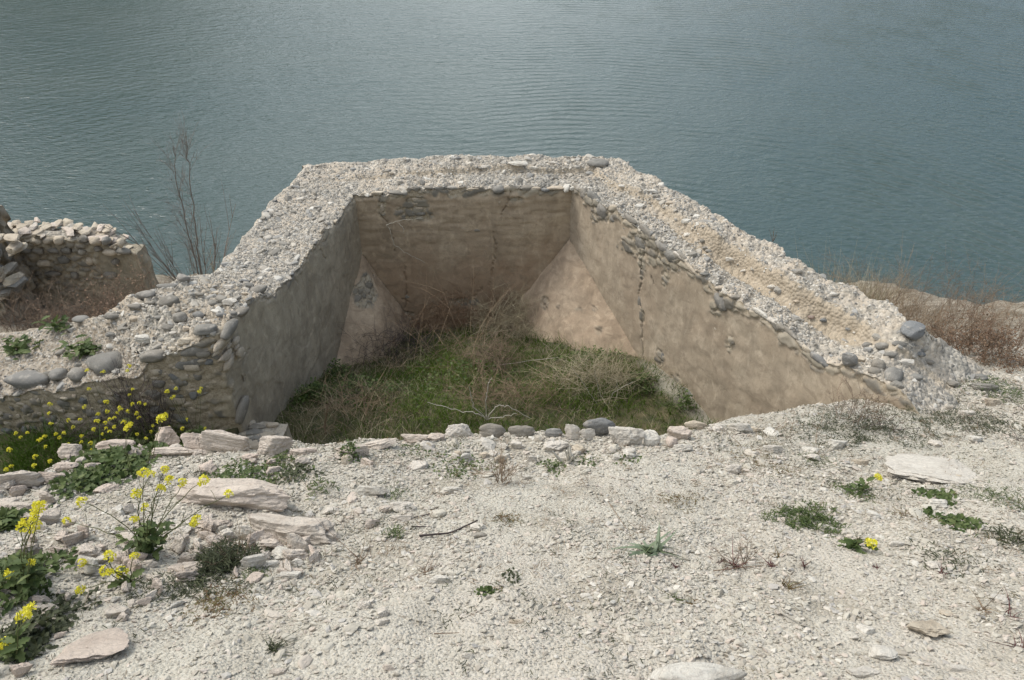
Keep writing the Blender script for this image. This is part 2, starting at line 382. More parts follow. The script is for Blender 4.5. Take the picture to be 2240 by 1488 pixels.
def m_water():
    t = NT('lake_water'); p = t.pos()
    body = t.ramp(t.noise(t.map(p, (1, 1.6, 1)), 0.12, 3), [(0.3, (0.036, 0.064, 0.061)), (0.7, (0.048, 0.074, 0.068))])
    t.b.inputs['IOR'].default_value = 1.33; t.b.inputs['Specular IOR Level'].default_value = 0.5
    rl = t.n('ShaderNodeTexWave', wave_type='RINGS', rings_direction='Z', wave_profile='SIN')
    t.l(t.map(p, (1, 1, 1), (0, 0, 0), (-2.0, -10.0, 0)), rl.inputs[0]); rl.inputs['Scale'].default_value = 0.95; rl.inputs['Distortion'].default_value = 11; rl.inputs['Detail'].default_value = 2; rl.inputs['Detail Scale'].default_value = 0.28
    rr = t.n('ShaderNodeTexWave', wave_type='RINGS', rings_direction='Z', wave_profile='SIN')
    t.l(t.map(p, (1, 1, 1), (0, 0, 0), (2.5, -11.5, 0)), rr.inputs[0]); rr.inputs['Scale'].default_value = 0.8; rr.inputs['Distortion'].default_value = 11; rr.inputs['Detail'].default_value = 2; rr.inputs['Detail Scale'].default_value = 0.28
    n1 = t.noise(t.map(p, (0.55, 1.5, 1), (0, 0, R(12))), 2.6, 3, 0.5, 0.6); n2 = t.noise(t.map(p, (0.7, 1.4, 1), (0, 0, R(-14))), 7.5, 3, 0.55, 0.4)
    amp = t.ramp(t.math('ADD', t.math('MULTIPLY', t.noise(p, 0.16, 2), 0.5), t.math('MULTIPLY', t.noise(t.map(p, (1, 0.7, 1), (0, 0, 0.4)), 0.75, 3), 0.5)), [(0.42, 0.05), (0.60, 1.0)])
    sx = t.n('ShaderNodeSeparateXYZ'); t.l(p, sx.inputs[0]); rt = t.ramp(t.math('ADD', t.math('MULTIPLY', sx.outputs[0], 0.10), 0.5), [(0.3, 0.0), (0.75, 1.0)])
    rt = t.sep(rt); w1 = t.math('MULTIPLY', rl.outputs['Fac'], t.math('MULTIPLY', rt, 0.36)); w2 = t.math('MULTIPLY', rr.outputs['Fac'], t.math('MULTIPLY', t.math('SUBTRACT', 1.0, rt), 0.08))
    gust = t.sep(t.ramp(t.noise(t.map(p, (1, 0.6, 1), (0, 0, R(20)), (5, 2, 0)), 0.22, 4, 0.6), [(0.36, 0.35), (0.64, 1.0)])); n3 = t.noise(t.map(p, (0.8, 1.3, 1), (0, 0, R(38))), 1.1, 3, 0.5, 1.0)
    h = t.math('ADD', t.math('MULTIPLY', t.math('ADD', w1, w2), t.sep(amp)), t.math('MULTIPLY', t.math('ADD', t.math('MULTIPLY', n1, 0.5), t.math('MULTIPLY', n3, 0.5)), gust))
    h = t.math('ADD', h, t.math('MULTIPLY', n2, 0.36))
    return t.done(body, t.bump(h, 1.0, 0.070), 0.16)

M = dict(
    ground=m_ground(), chips=m_chips(), lime=m_lime(), white=m_lime('white_limestone', (0.57, 0.54, 0.47), (0.40, 0.37, 0.31), (0.54, 0.48, 0.405)),
    tanst=m_lime('tan_limestone', (0.50, 0.44, 0.34), (0.33, 0.28, 0.21), (0.45, 0.37, 0.28)),
    cobble=m_cobble(), blue=m_cobble('bluish_cobble', (0.12, 0.125, 0.125), (0.205, 0.21, 0.205)),
    p_left=m_plaster('plaster_grey', (0.31, 0.265, 0.195), (0.395, 0.34, 0.25), (0.46, 0.40, 0.30), 0.36),  # greyer plaster colour of left wall, end wall and foot block
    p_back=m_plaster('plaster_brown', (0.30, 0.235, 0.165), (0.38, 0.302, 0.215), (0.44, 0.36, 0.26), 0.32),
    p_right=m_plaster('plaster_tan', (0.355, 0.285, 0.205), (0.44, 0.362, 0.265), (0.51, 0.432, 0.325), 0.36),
    p_fill=m_plaster('plaster_pinkish', (0.32, 0.245, 0.17), (0.41, 0.318, 0.225), (0.47, 0.378, 0.275), 0.40),
    masonry=m_plaster('masonry_old', (0.24, 0.21, 0.155), (0.31, 0.27, 0.20), (0.37, 0.325, 0.24)),
    grass=m_leaf('green_grass', [(0.03, 0.058, 0.006), (0.07, 0.125, 0.012), (0.15, 0.21, 0.03)]),
    weed=m_leaf('weed_leaf', [(0.04, 0.065, 0.018), (0.08, 0.115, 0.034), (0.15, 0.18, 0.065)]),
    darkweed=m_leaf('dark_weed_leaf', [(0.03, 0.038, 0.018), (0.058, 0.068, 0.032), (0.10, 0.11, 0.055)]),
    rusty=m_leaf('rusty_weed', [(0.12, 0.06, 0.03), (0.17, 0.12, 0.05), (0.12, 0.14, 0.05)]),
    redweed=m_leaf('dark_red_weed', [(0.07, 0.02, 0.022), (0.12, 0.04, 0.04), (0.09, 0.07, 0.04)], 0.1),
    wool=m_leaf('woolly_leaf', [(0.13, 0.17, 0.10), (0.20, 0.24, 0.16), (0.12, 0.16, 0.05)], 0.1),
    yellow=m_leaf('yellow_petal', [(0.55, 0.50, 0.03), (0.74, 0.68, 0.05), (0.80, 0.76, 0.12)], 0.3),
    gstem=m_plain('green_stem', [(0.06, 0.07, 0.025), (0.10, 0.11, 0.04)], rnd=False),
    dry=m_plain('dry_twig', [(0.13, 0.09, 0.06), (0.24, 0.17, 0.11), (0.33, 0.26, 0.17)]),
    straw=m_plain('straw_twig', [(0.22, 0.18, 0.11), (0.34, 0.29, 0.19), (0.46, 0.41, 0.29)]),
    grey=m_plain('grey_twig', [(0.22, 0.19, 0.15), (0.36, 0.33, 0.27), (0.48, 0.45, 0.38)]),
    redtwig=m_plain('reddish_twig', [(0.10, 0.07, 0.05), (0.18, 0.13, 0.09), (0.27, 0.205, 0.145)]),
    darktwig=m_plain('dark_twig', [(0.035, 0.028, 0.03), (0.07, 0.055, 0.05), (0.13, 0.10, 0.085)]),
    water=m_water(),
    hill=m_plain('far_hill', [(0.045, 0.05, 0.026), (0.10, 0.10, 0.06)], 0.02, False, 0.95, False, 0.0),
)

# ------------------------------------------------------------------ terrain
def S(x, y): return -1.7 - 0.52 * y
def on_slope(px, py):
    r = ray(px, py); t = 1.7 / (-r[2] - 0.52 * r[1]); return r * t
CREST = [(-300, 1200), (0, 1085), (70, 1045), (150, 1015), (250, 990), (360, 978), (450, 982), (560, 995), (650, 990), (725, 1000), (850, 975), (960, 955), (1100, 960),
         (1250, 965), (1400, 968), (1540, 938), (1700, 912), (1869, 888), (2000, 860), (2150, 850)]
cp = np.array([on_slope(*c) for c in CREST]); LAKE = -8.4
cx_, cy_ = cp[:, 0].copy(), cp[:, 1].copy(); o_ = np.argsort(cx_); cx_, cy_ = cx_[o_], cy_[o_]
def h_terr(x, y, detail=True):
    x = np.asarray(x, float); y = np.asarray(y, float); sh = x.shape; x = x.ravel(); y = y.ravel()
    s = -1.7 - 0.52 * y
    s = np.where(y > 13.0, s - (y - 13.0) * 0.1, s); s = np.maximum(s, -14.0)
    s = np.where(y < 0, -1.7 - 0.45 * y, s)
    yc = np.interp(x, cx_, cy_) + 0.10 * vn(np.stack([x * 3, x * 0, x * 0], 1), 3)
    xin = 5.59 - 0.5737 * y + 0.4                    # somewhere inside the right wall
    floor = np.where(x < -2.5, -4.98 + 0.05 * (x + 2.5), -5.42 - 0.22 * np.maximum(y - 6.2, -0.15) - 0.085 * np.maximum(x, 0) * sstep(7.0, 6.0, y) - 0.16 * sstep(-0.3, -1.7, x) * sstep(6.2, 7.3, y))
    floor = floor + 0.10 * sstep(0.5, 0.1, 5.59 - 0.5737 * y - x) * sstep(7.4, 6.9, y) * sstep(6.1, 6.5, y)   # debris against the right wall
    inside = (y < np.where(x < -2.4, 5.9, 9.0)) & (x < xin)
    d = sstep(0.0, 0.55, y - yc) * inside * sstep(0.0, 0.35, xin - x)
    d = d * np.where(x < -2.4, sstep(-6.4, -5.6, x) * 0 + 1, 1)
    sq = np.stack([x * 0.45, y * 0.45, x * 0], 1); s = s + sstep(7.5, 11.5, y) * (0.30 * fbm(sq, 4, 33) + 0.06 * fbm(sq * 6, 3, 34)) * (np.abs(x) < 40)
    # hump of the crest
    s = s + 0.05 * np.exp(-((y - yc + 0.15) / 0.25) ** 2) * (x < 3.2)
    z = s * (1 - d) + np.minimum(floor, s) * d
    # rubble spill at the near end of the right wall
    z = z + 0.20 * np.exp(-(((x - 3.75) / 0.65) ** 2 + ((y - 5.45) / 0.6) ** 2)) * (x > 2.9)
    if detail:
        q = np.stack([x, y, x * 0], 1); near = np.exp(-np.maximum(0, np.hypot(x, y) - 9) / 6)
        z = z + near * (0.045 * fbm(q * 0.9, 3, 11) + 0.020 * fbm(q * 4, 3, 12) * (1 - d * 0.3) + 0.008 * vn(q * 17, 13))
    return z.reshape(sh)
def hz(x, y): return float(h_terr(np.array([x]), np.array([y]))[0])
def G(px, py, tmin=1.5):
    """where the photo's ray meets the ground"""
    r = ray(px, py); t = np.linspace(tmin, 40, 2600); P = r[None] * t[:, None]
    below = P[:, 2] < h_terr(P[:, 0], P[:, 1]); i = int(np.argmax(below))
    if not below[i]: return r * 15
    t = np.linspace(t[max(i - 1, 0)], t[i], 30); P = r[None] * t[:, None]; i = int(np.argmax(P[:, 2] < h_terr(P[:, 0], P[:, 1])))
    return P[i]
def seg(*a):
    out = []
    for i in range(0, len(a) - 2, 2):
        out.append(np.arange(a[i], a[i + 2], a[i + 1]))
    return np.concatenate(out + [[a[-1]]])
gx = np.concatenate([[-900, -500, -250, -120, -60, -40, -28, -20], np.arange(-15, -6, 0.35), np.arange(-6, 6.5, 0.032), np.arange(6.5, 16, 0.35), [20, 28, 40, 60, 120, 250, 500, 900]])
gy = np.concatenate([[-400, -150, -60, -25, -12, -6, -3, -1], np.arange(0, 0.9, 0.15), np.arange(0.9, 7.5, 0.032), np.arange(7.5, 15, 0.1), [16, 18, 22, 30, 60, 120]])
GX, GY = np.meshgrid(gx, gy, indexing='ij'); GZ = h_terr(GX, GY)
TV = np.stack([GX, GY, GZ], -1).reshape(-1, 3)
ycv = np.interp(TV[:, 0], cx_, cy_)
moss = ((TV[:, 1] > ycv + 0.25) & (TV[:, 0] < 5.9 - 0.5737 * TV[:, 1]) & (TV[:, 1] < 9)).astype(float)
n_ = fbm(TV * 1.6, 3, 31)
moss = moss * (1 - 0.6 * sstep(0.32, 0.12, 5.59 - 0.5737 * TV[:, 1] - TV[:, 0] + 0.12 * n_) * sstep(7.3, 6.9, TV[:, 1]))
shore = sstep(7.2, 9.0, TV[:, 1] + 0.5 * n_)
terr = mobj('ground', TV, [grid_faces(len(gx), len(gy))], M['ground'], attrs={'moss': moss, 'shore': shore}, smooth=True); tag(terr, kind='structure')
lk = 2500.0
xs = np.array([-lk, -200, -60, 60, 200, lk]); ys = np.array([9.0, 40, 150, lk])
WX, WY = np.meshgrid(xs, ys, indexing='ij')
water = mobj('lake_water', np.stack([WX, WY, WX * 0 + LAKE], -1).reshape(-1, 3), [grid_faces(len(xs), len(ys))], M['water']); tag(water, kind='structure')
# hillside across the lake (seen mirrored in the water)
hx = np.linspace(-900, 900, 120); hyv = np.linspace(0, 1, 16)
HX, HT = np.meshgrid(hx, hyv, indexing='ij')
prof = 12 + 230 * np.exp(-((hx + 320) / 135) ** 2) + 4 * vn(np.stack([hx / 60, hx * 0, hx * 0], 1), 5)
HY = 330 + 260 * HT + 30 * np.sin(HX / 110); HZ = LAKE - 2 + prof[:, None] * np.sin(HT * PI / 2)
HZ = HZ + 5 * vn(np.stack([HX.ravel() / 40, HY.ravel() / 40, HX.ravel() * 0], 1), 8).reshape(HX.shape) * HT
tag(mobj('far_hill', np.stack([HX, HY, HZ], -1).reshape(-1, 3), [grid_faces(120, 16)], M['hill'], smooth=True), kind='structure')

# ------------------------------------------------------------------ the plastered ruin: one sweep, split into walls
def rin(px, py): return online(px, py, 5.59, -0.5737)
def lin(px, py): return online(px, py, -3.611, 0.2095)
# stations: plan of the inner foot line (x,y), top z; and outer top (x,y,z)
inner, outer, kind = [], [], []
def add(pi, po, k): inner.append(pi); outer.append(po); kind.append(k)
e = rin(1958, 845)
add([3.32, 3.95, -4.20], [4.75, 5.00, -4.75], 0)
add([3.09, 4.36, -4.02], [4.32, 5.32, -4.45], 0)
add(e, atz(2075, 775, -4.22), 0)
for ip, op in [((1899, 812), (2010, 722)), ((1803, 797), (1925, 690)), ((1765, 772), (1850, 655)), ((1697, 707), (1770, 612)), ((1584, 648), (1660, 545)),
               ((1523, 590), (1585, 495)), ((1423, 522), (1520, 452)), ((1340, 458), (1450, 405))]:
    q = rin(*ip); add(q, atz(op[0], op[1], q[2] + 0.04), 0)
q = rin(1250, 411); add(q, atz(1345, 350, q[2] + 0.03), 0)
nright = len(inner) - 1
for ip, op in [((1150, 412), (1240, 347)), ((1000, 416), (1030, 345)), ((880, 421), (870, 350))]:
    q = aty(ip[0], ip[1], 8.5); add(q, atz(op[0], op[1], q[2] + 0.03), 1)
q = lin(777, 432); add(q, atz(670, 360, q[2] + 0.02), 1)
nback = len(inner) - 1
for ip, op in [((735, 487), (600, 440)), ((690, 540), (545, 505)), ((645, 598), (500, 560)), ((600, 648), (455, 598)), ((575, 650), (400, 608)), ((540, 665), (350, 628)), ((505, 705), (310, 640))]:
    q = lin(*ip); add(q, atz(op[0], op[1], q[2] - 0.06), 2)
nleft = len(inner) - 1
for ip, Y, op in [((470, 738), 5.40, (280, 655)), ((400, 765), 5.34, (245, 680)), ((330, 795), 5.32, (195, 702))]:
    q = aty(ip[0], ip[1], Y); add(q, atz(op[0], op[1], q[2] - 0.08), 3)
nturn = len(inner) - 1
for ip, Y, op in [((300, 830), 5.32, (150, 705)), ((200, 845), 5.34, (90, 712)), ((100, 855), 5.38, (40, 725)), ((0, 868), 5.42, (-60, 745)), ((-150, 885), 5.46, (-240, 765)), ((-330, 900), 5.5, (-430, 780))]:
    q = aty(ip[0], ip[1], Y); add(q, atz(op[0], op[1], q[2] - 0.03), 4)
inner = np.array(inner); outer = np.array(outer)
st = np.concatenate([[0], np.cumsum(np.linalg.norm(np.diff(inner[:, :2], axis=0), axis=1))])
RES = 0.0135
CRACKS = [ [(828, 425), (832, 470), (845, 485), (858, 520), (862, 552)], [(886, 580), (890, 620), (888, 660), (893, 690)], [(884, 655), (896, 660)],
           [(1083, 510), (1086, 545), (1078, 590), (1070, 625)], [(1120, 420), (1113, 440), (1095, 470)],
           [(985, 665), (1010, 655), (1040, 648), (1056, 628)], [(1400, 530), (1405, 600), (1398, 650), (1407, 700), (1404, 740), (1410, 790)],
           [(1395, 480), (1408, 560), (1402, 590)], [(780, 432), (830, 432)], [(545, 762), (530, 800), (536, 850)], [(700, 545), (712, 566)], [(640, 600), (650, 620)],
           [(1485, 570), (1480, 600)], [(1425, 605), (1428, 620)], [(893, 690), (905, 700)] ]
PATCH = [ (910, 450, 24, 28), (905, 470, 40, 16), (835, 455, 9, 22), (1128, 436, 18, 5), (890, 690, 16, 10), (1020, 660, 30, 9),
          (1330, 470, 34, 14), (1400, 530, 42, 26), (1440, 560, 34, 20), (1485, 580, 30, 14), (1300, 440, 26, 12), (1404, 570, 8, 40), (1404, 690, 5, 18), (1450, 835, 40, 14), (1420, 812, 20, 10), (1490, 862, 26, 12),
          (1455, 610, 8, 16), (1850, 805, 18, 14), (1570, 668, 20, 20), (1443, 782, 8, 16), (1594, 752, 9, 14), 
          (1310, 462, 20, 22), (500, 740, 20, 24), (480, 790, 26, 24), (490, 925, 36, 14), (530, 905, 20, 22), (440, 860, 60, 60), (380, 870, 70, 90) ]
def polydist(px, py, pts):
    d = np.full(px.shape, 1e9)
    for (ax, ay), (bx, by) in zip(pts[:-1], pts[1:]):
        vx, vy = bx - ax, by - ay; t = np.clip(((px - ax) * vx + (py - ay) * vy) / (vx * vx + vy * vy), 0, 1)
        d = np.minimum(d, np.hypot(px - ax - t * vx, py - ay - t * vy))
    return d
def edge_step(s):  # extra height of the outer half (a raised kerb) per wall
    return 1.0
WALLV = []     # (points, is_face) for placing stones later
def sweep(i0, i1, mat, name, parent, zone):
    n = max(8, int((st[i1] - st[i0]) / RES)); ss = np.linspace(st[i0], st[i1], n)
    I = np.stack([np.interp(ss, st, inner[:, k]) for k in range(3)], 1); O = np.stack([np.interp(ss, st, outer[:, k]) for k in range(3)], 1)
    if zone < 3:
        def ext(A_): return np.concatenate([A_[:1] - (A_[3:4] - A_[:1]) * 0.8, A_, A_[-1:] + (A_[-1:] - A_[-4:-3]) * 0.8])
        I = ext(I); O = ext(O); O[[0, -1], 2] -= 0.01; I[[0, -1], 2] -= 0.01; ss = np.concatenate([[ss[0] - 0.03], ss, [ss[-1] + 0.03]]); n += 2
    jag = 0.035 * vn(np.stack([ss * 6, ss * 0, ss * 0], 1), 41) + 0.02 * vn(np.stack([ss * 17, ss * 0, ss * 0], 1), 42)
    nF, nT, nO = 150, max(34, int(np.mean(np.linalg.norm((O - I)[:, :2], axis=1)) / 0.018)), 14
    nrm = np.cross(np.gradient(I[:, :2], axis=0).tolist() if False else np.concatenate([np.gradient(I[:, :2], axis=0), np.zeros((n, 1))], 1), [0, 0, 1.0])
    nrm /= np.linalg.norm(nrm, axis=1)[:, None]
    mid = np.array([-0.4, 6.8, 0]) if zone < 3 else np.array([-3.5, 2.0, 0])
    sg = np.sign(((mid - I)[:, :2] * nrm[:, :2]).sum(1)); nrm *= sg[:, None]
    # blend normals smoothly
    zb = -6.6
    u = np.linspace(0, 1, nF) ** 0.8
    Pf = np.zeros((n, nF, 3)); Pf[..., 0] = I[:, None, 0]; Pf[..., 1] = I[:, None, 1]
    Pf[..., 2] = zb + (I[:, None, 2] + jag[:, None] - zb) * u[None]
    batter = 0.0
    v = np.linspace(0, 1, nT + 1)[1:]
    Pt = I[:, None, :] * (1 - v[None, :, None]) + O[:, None, :] * v[None, :, None]
    Pt[..., 2] += jag[:, None] * (1 - v[None]) ** 2
    wv = np.linspace(0, 1, nO + 1)[1:]
    out = O - I; out[:, 2] = 0; out /= np.linalg.norm(out, axis=1)[:, None]
    Po = O[:, None, :] + out[:, None, :] * 0.12 * wv[None, :, None]; Po[..., 2] = O[:, None, 2] * (1 - wv[None]) + (-9.3) * wv[None]
    P = np.concatenate([Pf, Pt, Po], 1); m = P.shape[1]
    Q = P.reshape(-1, 3); S2 = np.repeat(ss, m); K = np.tile(np.arange(m), n)
    face = K < nF; top = (K >= nF) & (K < nF + nT); outm = K >= nF + nT
    V01 = np.where(top, (K - nF + 1) / nT, 0)
    px, py, dd = proj(Q)
    depth_below = np.repeat(I[:, 2] + jag, m) - Q[:, 2]
    # ---- masks
    en = fbm(Q * 5, 3, 51); en2 = fbm(Q * np.array([9, 9, 14]), 3, 52)
    expo = np.zeros(len(Q))
    if zone in (0, 1, 2):
        thr = 0.045 if zone != 0 else 0.085
        expo = sstep(0.03, -0.02, depth_below - thr - 0.05 * en)
    for (a, b, rx, ry) in PATCH:
        if zone == 2 and a > 700: continue
        if zone == 0 and a < 1250: continue
        if zone == 1 and (a > 1250 or a < 780): continue
        if zone == 3 and a > 520: continue
        q = np.hypot((px - a) / rx, (py - b) / ry)
        expo = np.maximum(expo, sstep(1.15, 0.9, q + 0.35 * en2))
    if zone == 3:
        expo = np.maximum(expo, sstep(-2.58, -2.72, Q[:, 0] + 0.12 * en)); expo = np.maximum(expo, sstep(0.35, 0.2, depth_below + 0.1 * en))
    if zone == 4: expo[:] = 1
    expo = expo * face
    fq = np.array([4.2, 4.2, 9.0]) if zone >= 3 else np.array([5.5, 5.5, 11.0]); f1, f2, cid = worley(Q * fq + 0.45 * en[:, None], 61)
    if zone >= 3: f2 = f1 + (f2 - f1) * 0.35
    rel = sstep(0.02, 0.22, f2 - f1); mort = 1 - sstep(0.07, 0.2, f2 - f1)
    dF = 0.010 * fbm(Q * 1.4, 3, 71) + 0.0045 * fbm(Q * 7, 3, 72) + 0.004 * fbm(Q * np.array([3, 3, 16]), 2, 73) * (zone == 1) * sstep(1.2, .3, depth_below) * 2.2
    dF = dF * (1 - expo) + expo * ((-0.012 if zone == 0 else -0.018) + (0.022 if zone < 3 else 0.020) * rel + 0.006 * fbm(Q * 22, 3, 74))
    crk = np.zeros(len(Q))
    if zone < 4:
        for c in CRACKS:
            dpx = polydist(px + 3.0 * en2 + 3 * en, py + 2 * en2, c); crk = np.maximum(crk, sstep(1.05 + 0.7 * np.clip(en, -0.8, 0.8), 0.3, dpx))
    dF = dF + (0.0025 if zone == 0 else 0.006) * sstep(0.0, 0.06, fbm(Q * 1.9 + 3, 4, 76)) * (1 - expo) - 0.03 * crk * face
    # ---- top relief
    t1, t2, tid = worley(Q * 16, 81)
    dT = 0.022 * fbm(Q * 3.2, 3, 82) + 0.020 * sstep(0.0, 0.35, t2 - t1) + 0.008 * fbm(Q * 26, 2, 83)
    tan = np.zeros(len(Q)); dirt = np.zeros(len(Q))
    if zone in (0, 1):
        wob = 0.05 * vn(np.stack([S2 * 2.2, S2 * 0, S2 * 0], 1), 91)
        k0 = 0.50 + wob
        amp = np.ones(len(Q)) * 0.12
        if zone == 1: amp = 0.045 * sstep(1.0, 0.7, np.abs(Q[:, 0] - 0.2) / 1.5)
        else: amp = 0.05 + 0.11 * sstep(8.3, 6.6, Q[:, 1]); amp = amp * sstep(5.1, 5.8, Q[:, 1])
        dT = dT + amp * sstep(k0 - 0.015, k0 + 0.03, V01) - amp * 0.35 * np.exp(-((V01 - k0 + 0.10) / 0.08) ** 2)
        tan = sstep(0.19, 0.10, np.abs(V01 - k0 + 0.06) + 0.05 * en) * sstep(0.02, 0.1, amp) * (zone == 0) * sstep(8.2, 7.0, Q[:, 1])
        tan = np.maximum(tan, sstep(0.06, 0.02, np.abs(V01 - k0)) * 0.8)
        dT = dT + 0.03 * fbm(Q * 5, 3, 92) * (V01 > k0)
    if zone in (2, 3):
        rr = sstep(6.75, 6.35, Q[:, 1] + 0.15 * en + 0.12 * Q[:, 0] + 0.3)
        dT = dT * (1 + 0.8 * rr); tan = rr * 0.5 * (en > -0.1)
    if zone == 4: dirt[:] = 1; dT = dT * 0.7
    edge = sstep(0.0, 0.06, V01) * sstep(1.0, 0.93, V01) * 0.6 + 0.4
    nn = np.repeat(nrm, m, axis=0); oo = np.repeat(out, m, axis=0)
    D = np.where(face[:, None], nn * dF[:, None], 0) + np.where(top[:, None], np.array([0, 0, 1.0]) * (dT * edge)[:, None], 0)
    D = D + np.where((outm | (V01 > 0.9))[:, None], oo * (0.05 * fbm(Q * 4, 4, 95))[:, None], 0)
    rim = sstep(0.05, 0.0, depth_below) * face
    D = D - nn * (rim * 0.012)[:, None]
    # same motion on shared rims so neighbouring walls meet
    Q2 = Q + D
    topa = (top | outm).astype(float)
    red = np.zeros(len(Q))
    if zone == 1: red = sstep(0.55, 1.3, depth_below + 0.25 * en) * face
    if zone == 0: red = 0.35 * sstep(0.0, 0.6, fbm(Q * 1.1, 3, 97)) * face
    ob = mobj(name, Q2, [grid_faces(n, m)], mat, parent, attrs=dict(expo=expo, mort=mort, cell=cid, top=topa, tan=tan, dirt=dirt, red=red), smooth=True)
    sel = (face | top)
    WALLV.append((Q2[sel], np.where(face, zone, zone + 10)[sel], nn[sel]))
    return ob, (Q2.reshape(n, m, 3)[:, nF:nF + nT], O - I)
ruin = empty('roofless_ruin', (-0.6, 7.0, -5.9), 'roofless ruin of three thick plastered rubble walls with corner buttresses, standing open above the lake', 'ruin')
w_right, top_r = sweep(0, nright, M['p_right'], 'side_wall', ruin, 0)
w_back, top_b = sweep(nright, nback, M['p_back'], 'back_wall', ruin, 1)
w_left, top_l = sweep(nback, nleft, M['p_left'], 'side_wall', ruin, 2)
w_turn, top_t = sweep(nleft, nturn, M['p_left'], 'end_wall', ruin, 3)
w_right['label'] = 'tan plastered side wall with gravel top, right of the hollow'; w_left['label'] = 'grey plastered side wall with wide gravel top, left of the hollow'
w_turn['label'] = 'broken wall end of grey cobbles set in pale mortar'
lowwall = empty('low_stone_wall', (-4.4, 5.6, -5.0), 'low retaining wall of dark grey boulders with a soil top, left of the ruin', 'wall')
w_low, top_low = sweep(nturn, len(inner) - 1, M['masonry'], 'wall_body', lowwall, 4)
WP = np.concatenate([a[0] for a in WALLV]); WZ = np.concatenate([a[1] for a in WALLV]); WN = np.concatenate([a[2] for a in WALLV])
wpx, wpy, wdd = proj(WP)
def on_wall(px, py):
    d = np.hypot(wpx - px, wpy - py); i = np.where(d < max(6, d.min() + 2))[0]; j = i[np.argmin(wdd[i])]
    return WP[j], int(WZ[j]), WN[j], float(wdd[j])

# corner buttresses
def corner_fill(apex, A, B, cen, name, nr, hole=None):
    k = 90; U = []; idx = {}
    mid = (A + B) / 2
    V = []
    for i in range(k + 1):
        for j in range(k + 1):
            a = i / k; b = j / k           # a: 0 apex -> 1 foot ; b: A -> B
            foot = A * (1 - b) + B * b; foot = foot + np.array([nr[0], nr[1], 0]) * 0.22 * math.sin(PI * b)
            low = foot + (foot - apex) * 0.25
            V.append(apex * (1 - a) + low * a + np.array([nr[0], nr[1], 0.25]) * 0.05 * math.sin(PI * a) * math.sin(PI * b))
    big = hole[0][2] > 20
    V = np.array(V); px, py, _ = proj(V); e2 = fbm(V * 9, 3, 5)
    expo = np.zeros(len(V))
    for (hx_, hy_, rx, ry) in hole: expo = np.maximum(expo, sstep(1.12, 0.92, np.hypot((px - hx_) / rx, (py - hy_) / ry) + 0.25 * e2))
    f1, f2, cid = worley(V * np.array([11, 11, 13.0]), 77)
    d = 0.030 * fbm(V * 2.3, 3, 16) + (0.010 * fbm(V * 5, 3, 6) + 0.004 * fbm(V * 14, 2, 7)) * (1 - expo) + expo * (-0.03 + 0.035 * sstep(0, 0.25, f2 - f1))
    V = V + np.array([nr[0], nr[1], 0.3]) * d[:, None]
    z = np.zeros(len(V))
    if not big: expo = expo * 0.0 + expo * 0.45
    return mobj(name, V, [grid_faces(k + 1, k + 1)], M['p_fill'], ruin, attrs=dict(expo=expo, mort=1 - sstep(0.06, 0.15, f2 - f1), cell=cid, top=z, tan=z, dirt=z, red=z + 0.1), smooth=True)
ap = lin(783, 566); ap[1] -= 0.0
bl = corner_fill(np.array([ap[0], 8.5, ap[2]]), lin(728, 815), aty(892, 694, 8.48), None, 'corner_buttress', np.array([0.75, -0.66]), [(798, 641, 26, 38)])
ap2 = rin(1246, 524)
br = corner_fill(np.array([ap2[0], ap2[1], ap2[2]]), aty(1102, 694, 8.48), rin(1412, 805), None, 'corner_buttress', np.array([-0.62, -0.78]),
                 [(1192, 664, 10, 14), (1222, 668, 4, 5), (1300, 676, 5, 5), (1265, 677, 9, 4), (1312, 722, 9, 12)])
bl['label'] = 'sloping buttress with a round patch of bare cobbles'; br['label'] = 'sloping pinkish buttress pitted with small holes'

# ------------------------------------------------------------------ stones
LAST = []; SMALL = []; rg_c = np.random.default_rng(8)
def stone_mesh(P, sx, sy, sz, rz, seed, mat, name, parent=None, angular=0.7, k=4, tilt=(0, 0), up=None, sink=0.3, rough=0.05, top=False):
    V, FC = rock_shape(seed, k, angular, rough); V = V * np.array([sx, sy, sz]) * 0.5
    if top: V[:, 2] = np.where(V[:, 2] > sz * 0.28, sz * 0.28 + (V[:, 2] - sz * 0.28) * 0.25, V[:, 2])
    if angular > 0.3:   # bedding layers show along the edges
        lay = 0.035 * np.floor(2 * vn(np.stack([V[:, 2] / (sz * 0.5) * 4 + seed, V[:, 0] / sx, V[:, 1] / sx], 1), seed)) ; V[:, :2] *= (1 + lay)[:, None]
    Rm = euler(tilt[0], tilt[1], 0); Rz = rot('Z', rz)
    if up is not None:
        z = np.array(up, float); z /= np.linalg.norm(z); x = np.array([1.0, 0, 0]); x = x - z * x.dot(z); x /= np.linalg.norm(x); y = np.cross(z, x)
        Rb = np.stack([x, y, z], 1)
    else: Rb = np.eye(3)
    V = (V @ Rm.T @ Rz.T) @ Rb.T
    n = Rb[:, 2]
    V = V + np.array(P) + n * sz * (0.5 - sink)
    return mobj(name, V, [FC], mat, parent, loc=P, smooth=angular < 0.55)
SL = np.array([0, 0.46, 0.888])     # slope normal
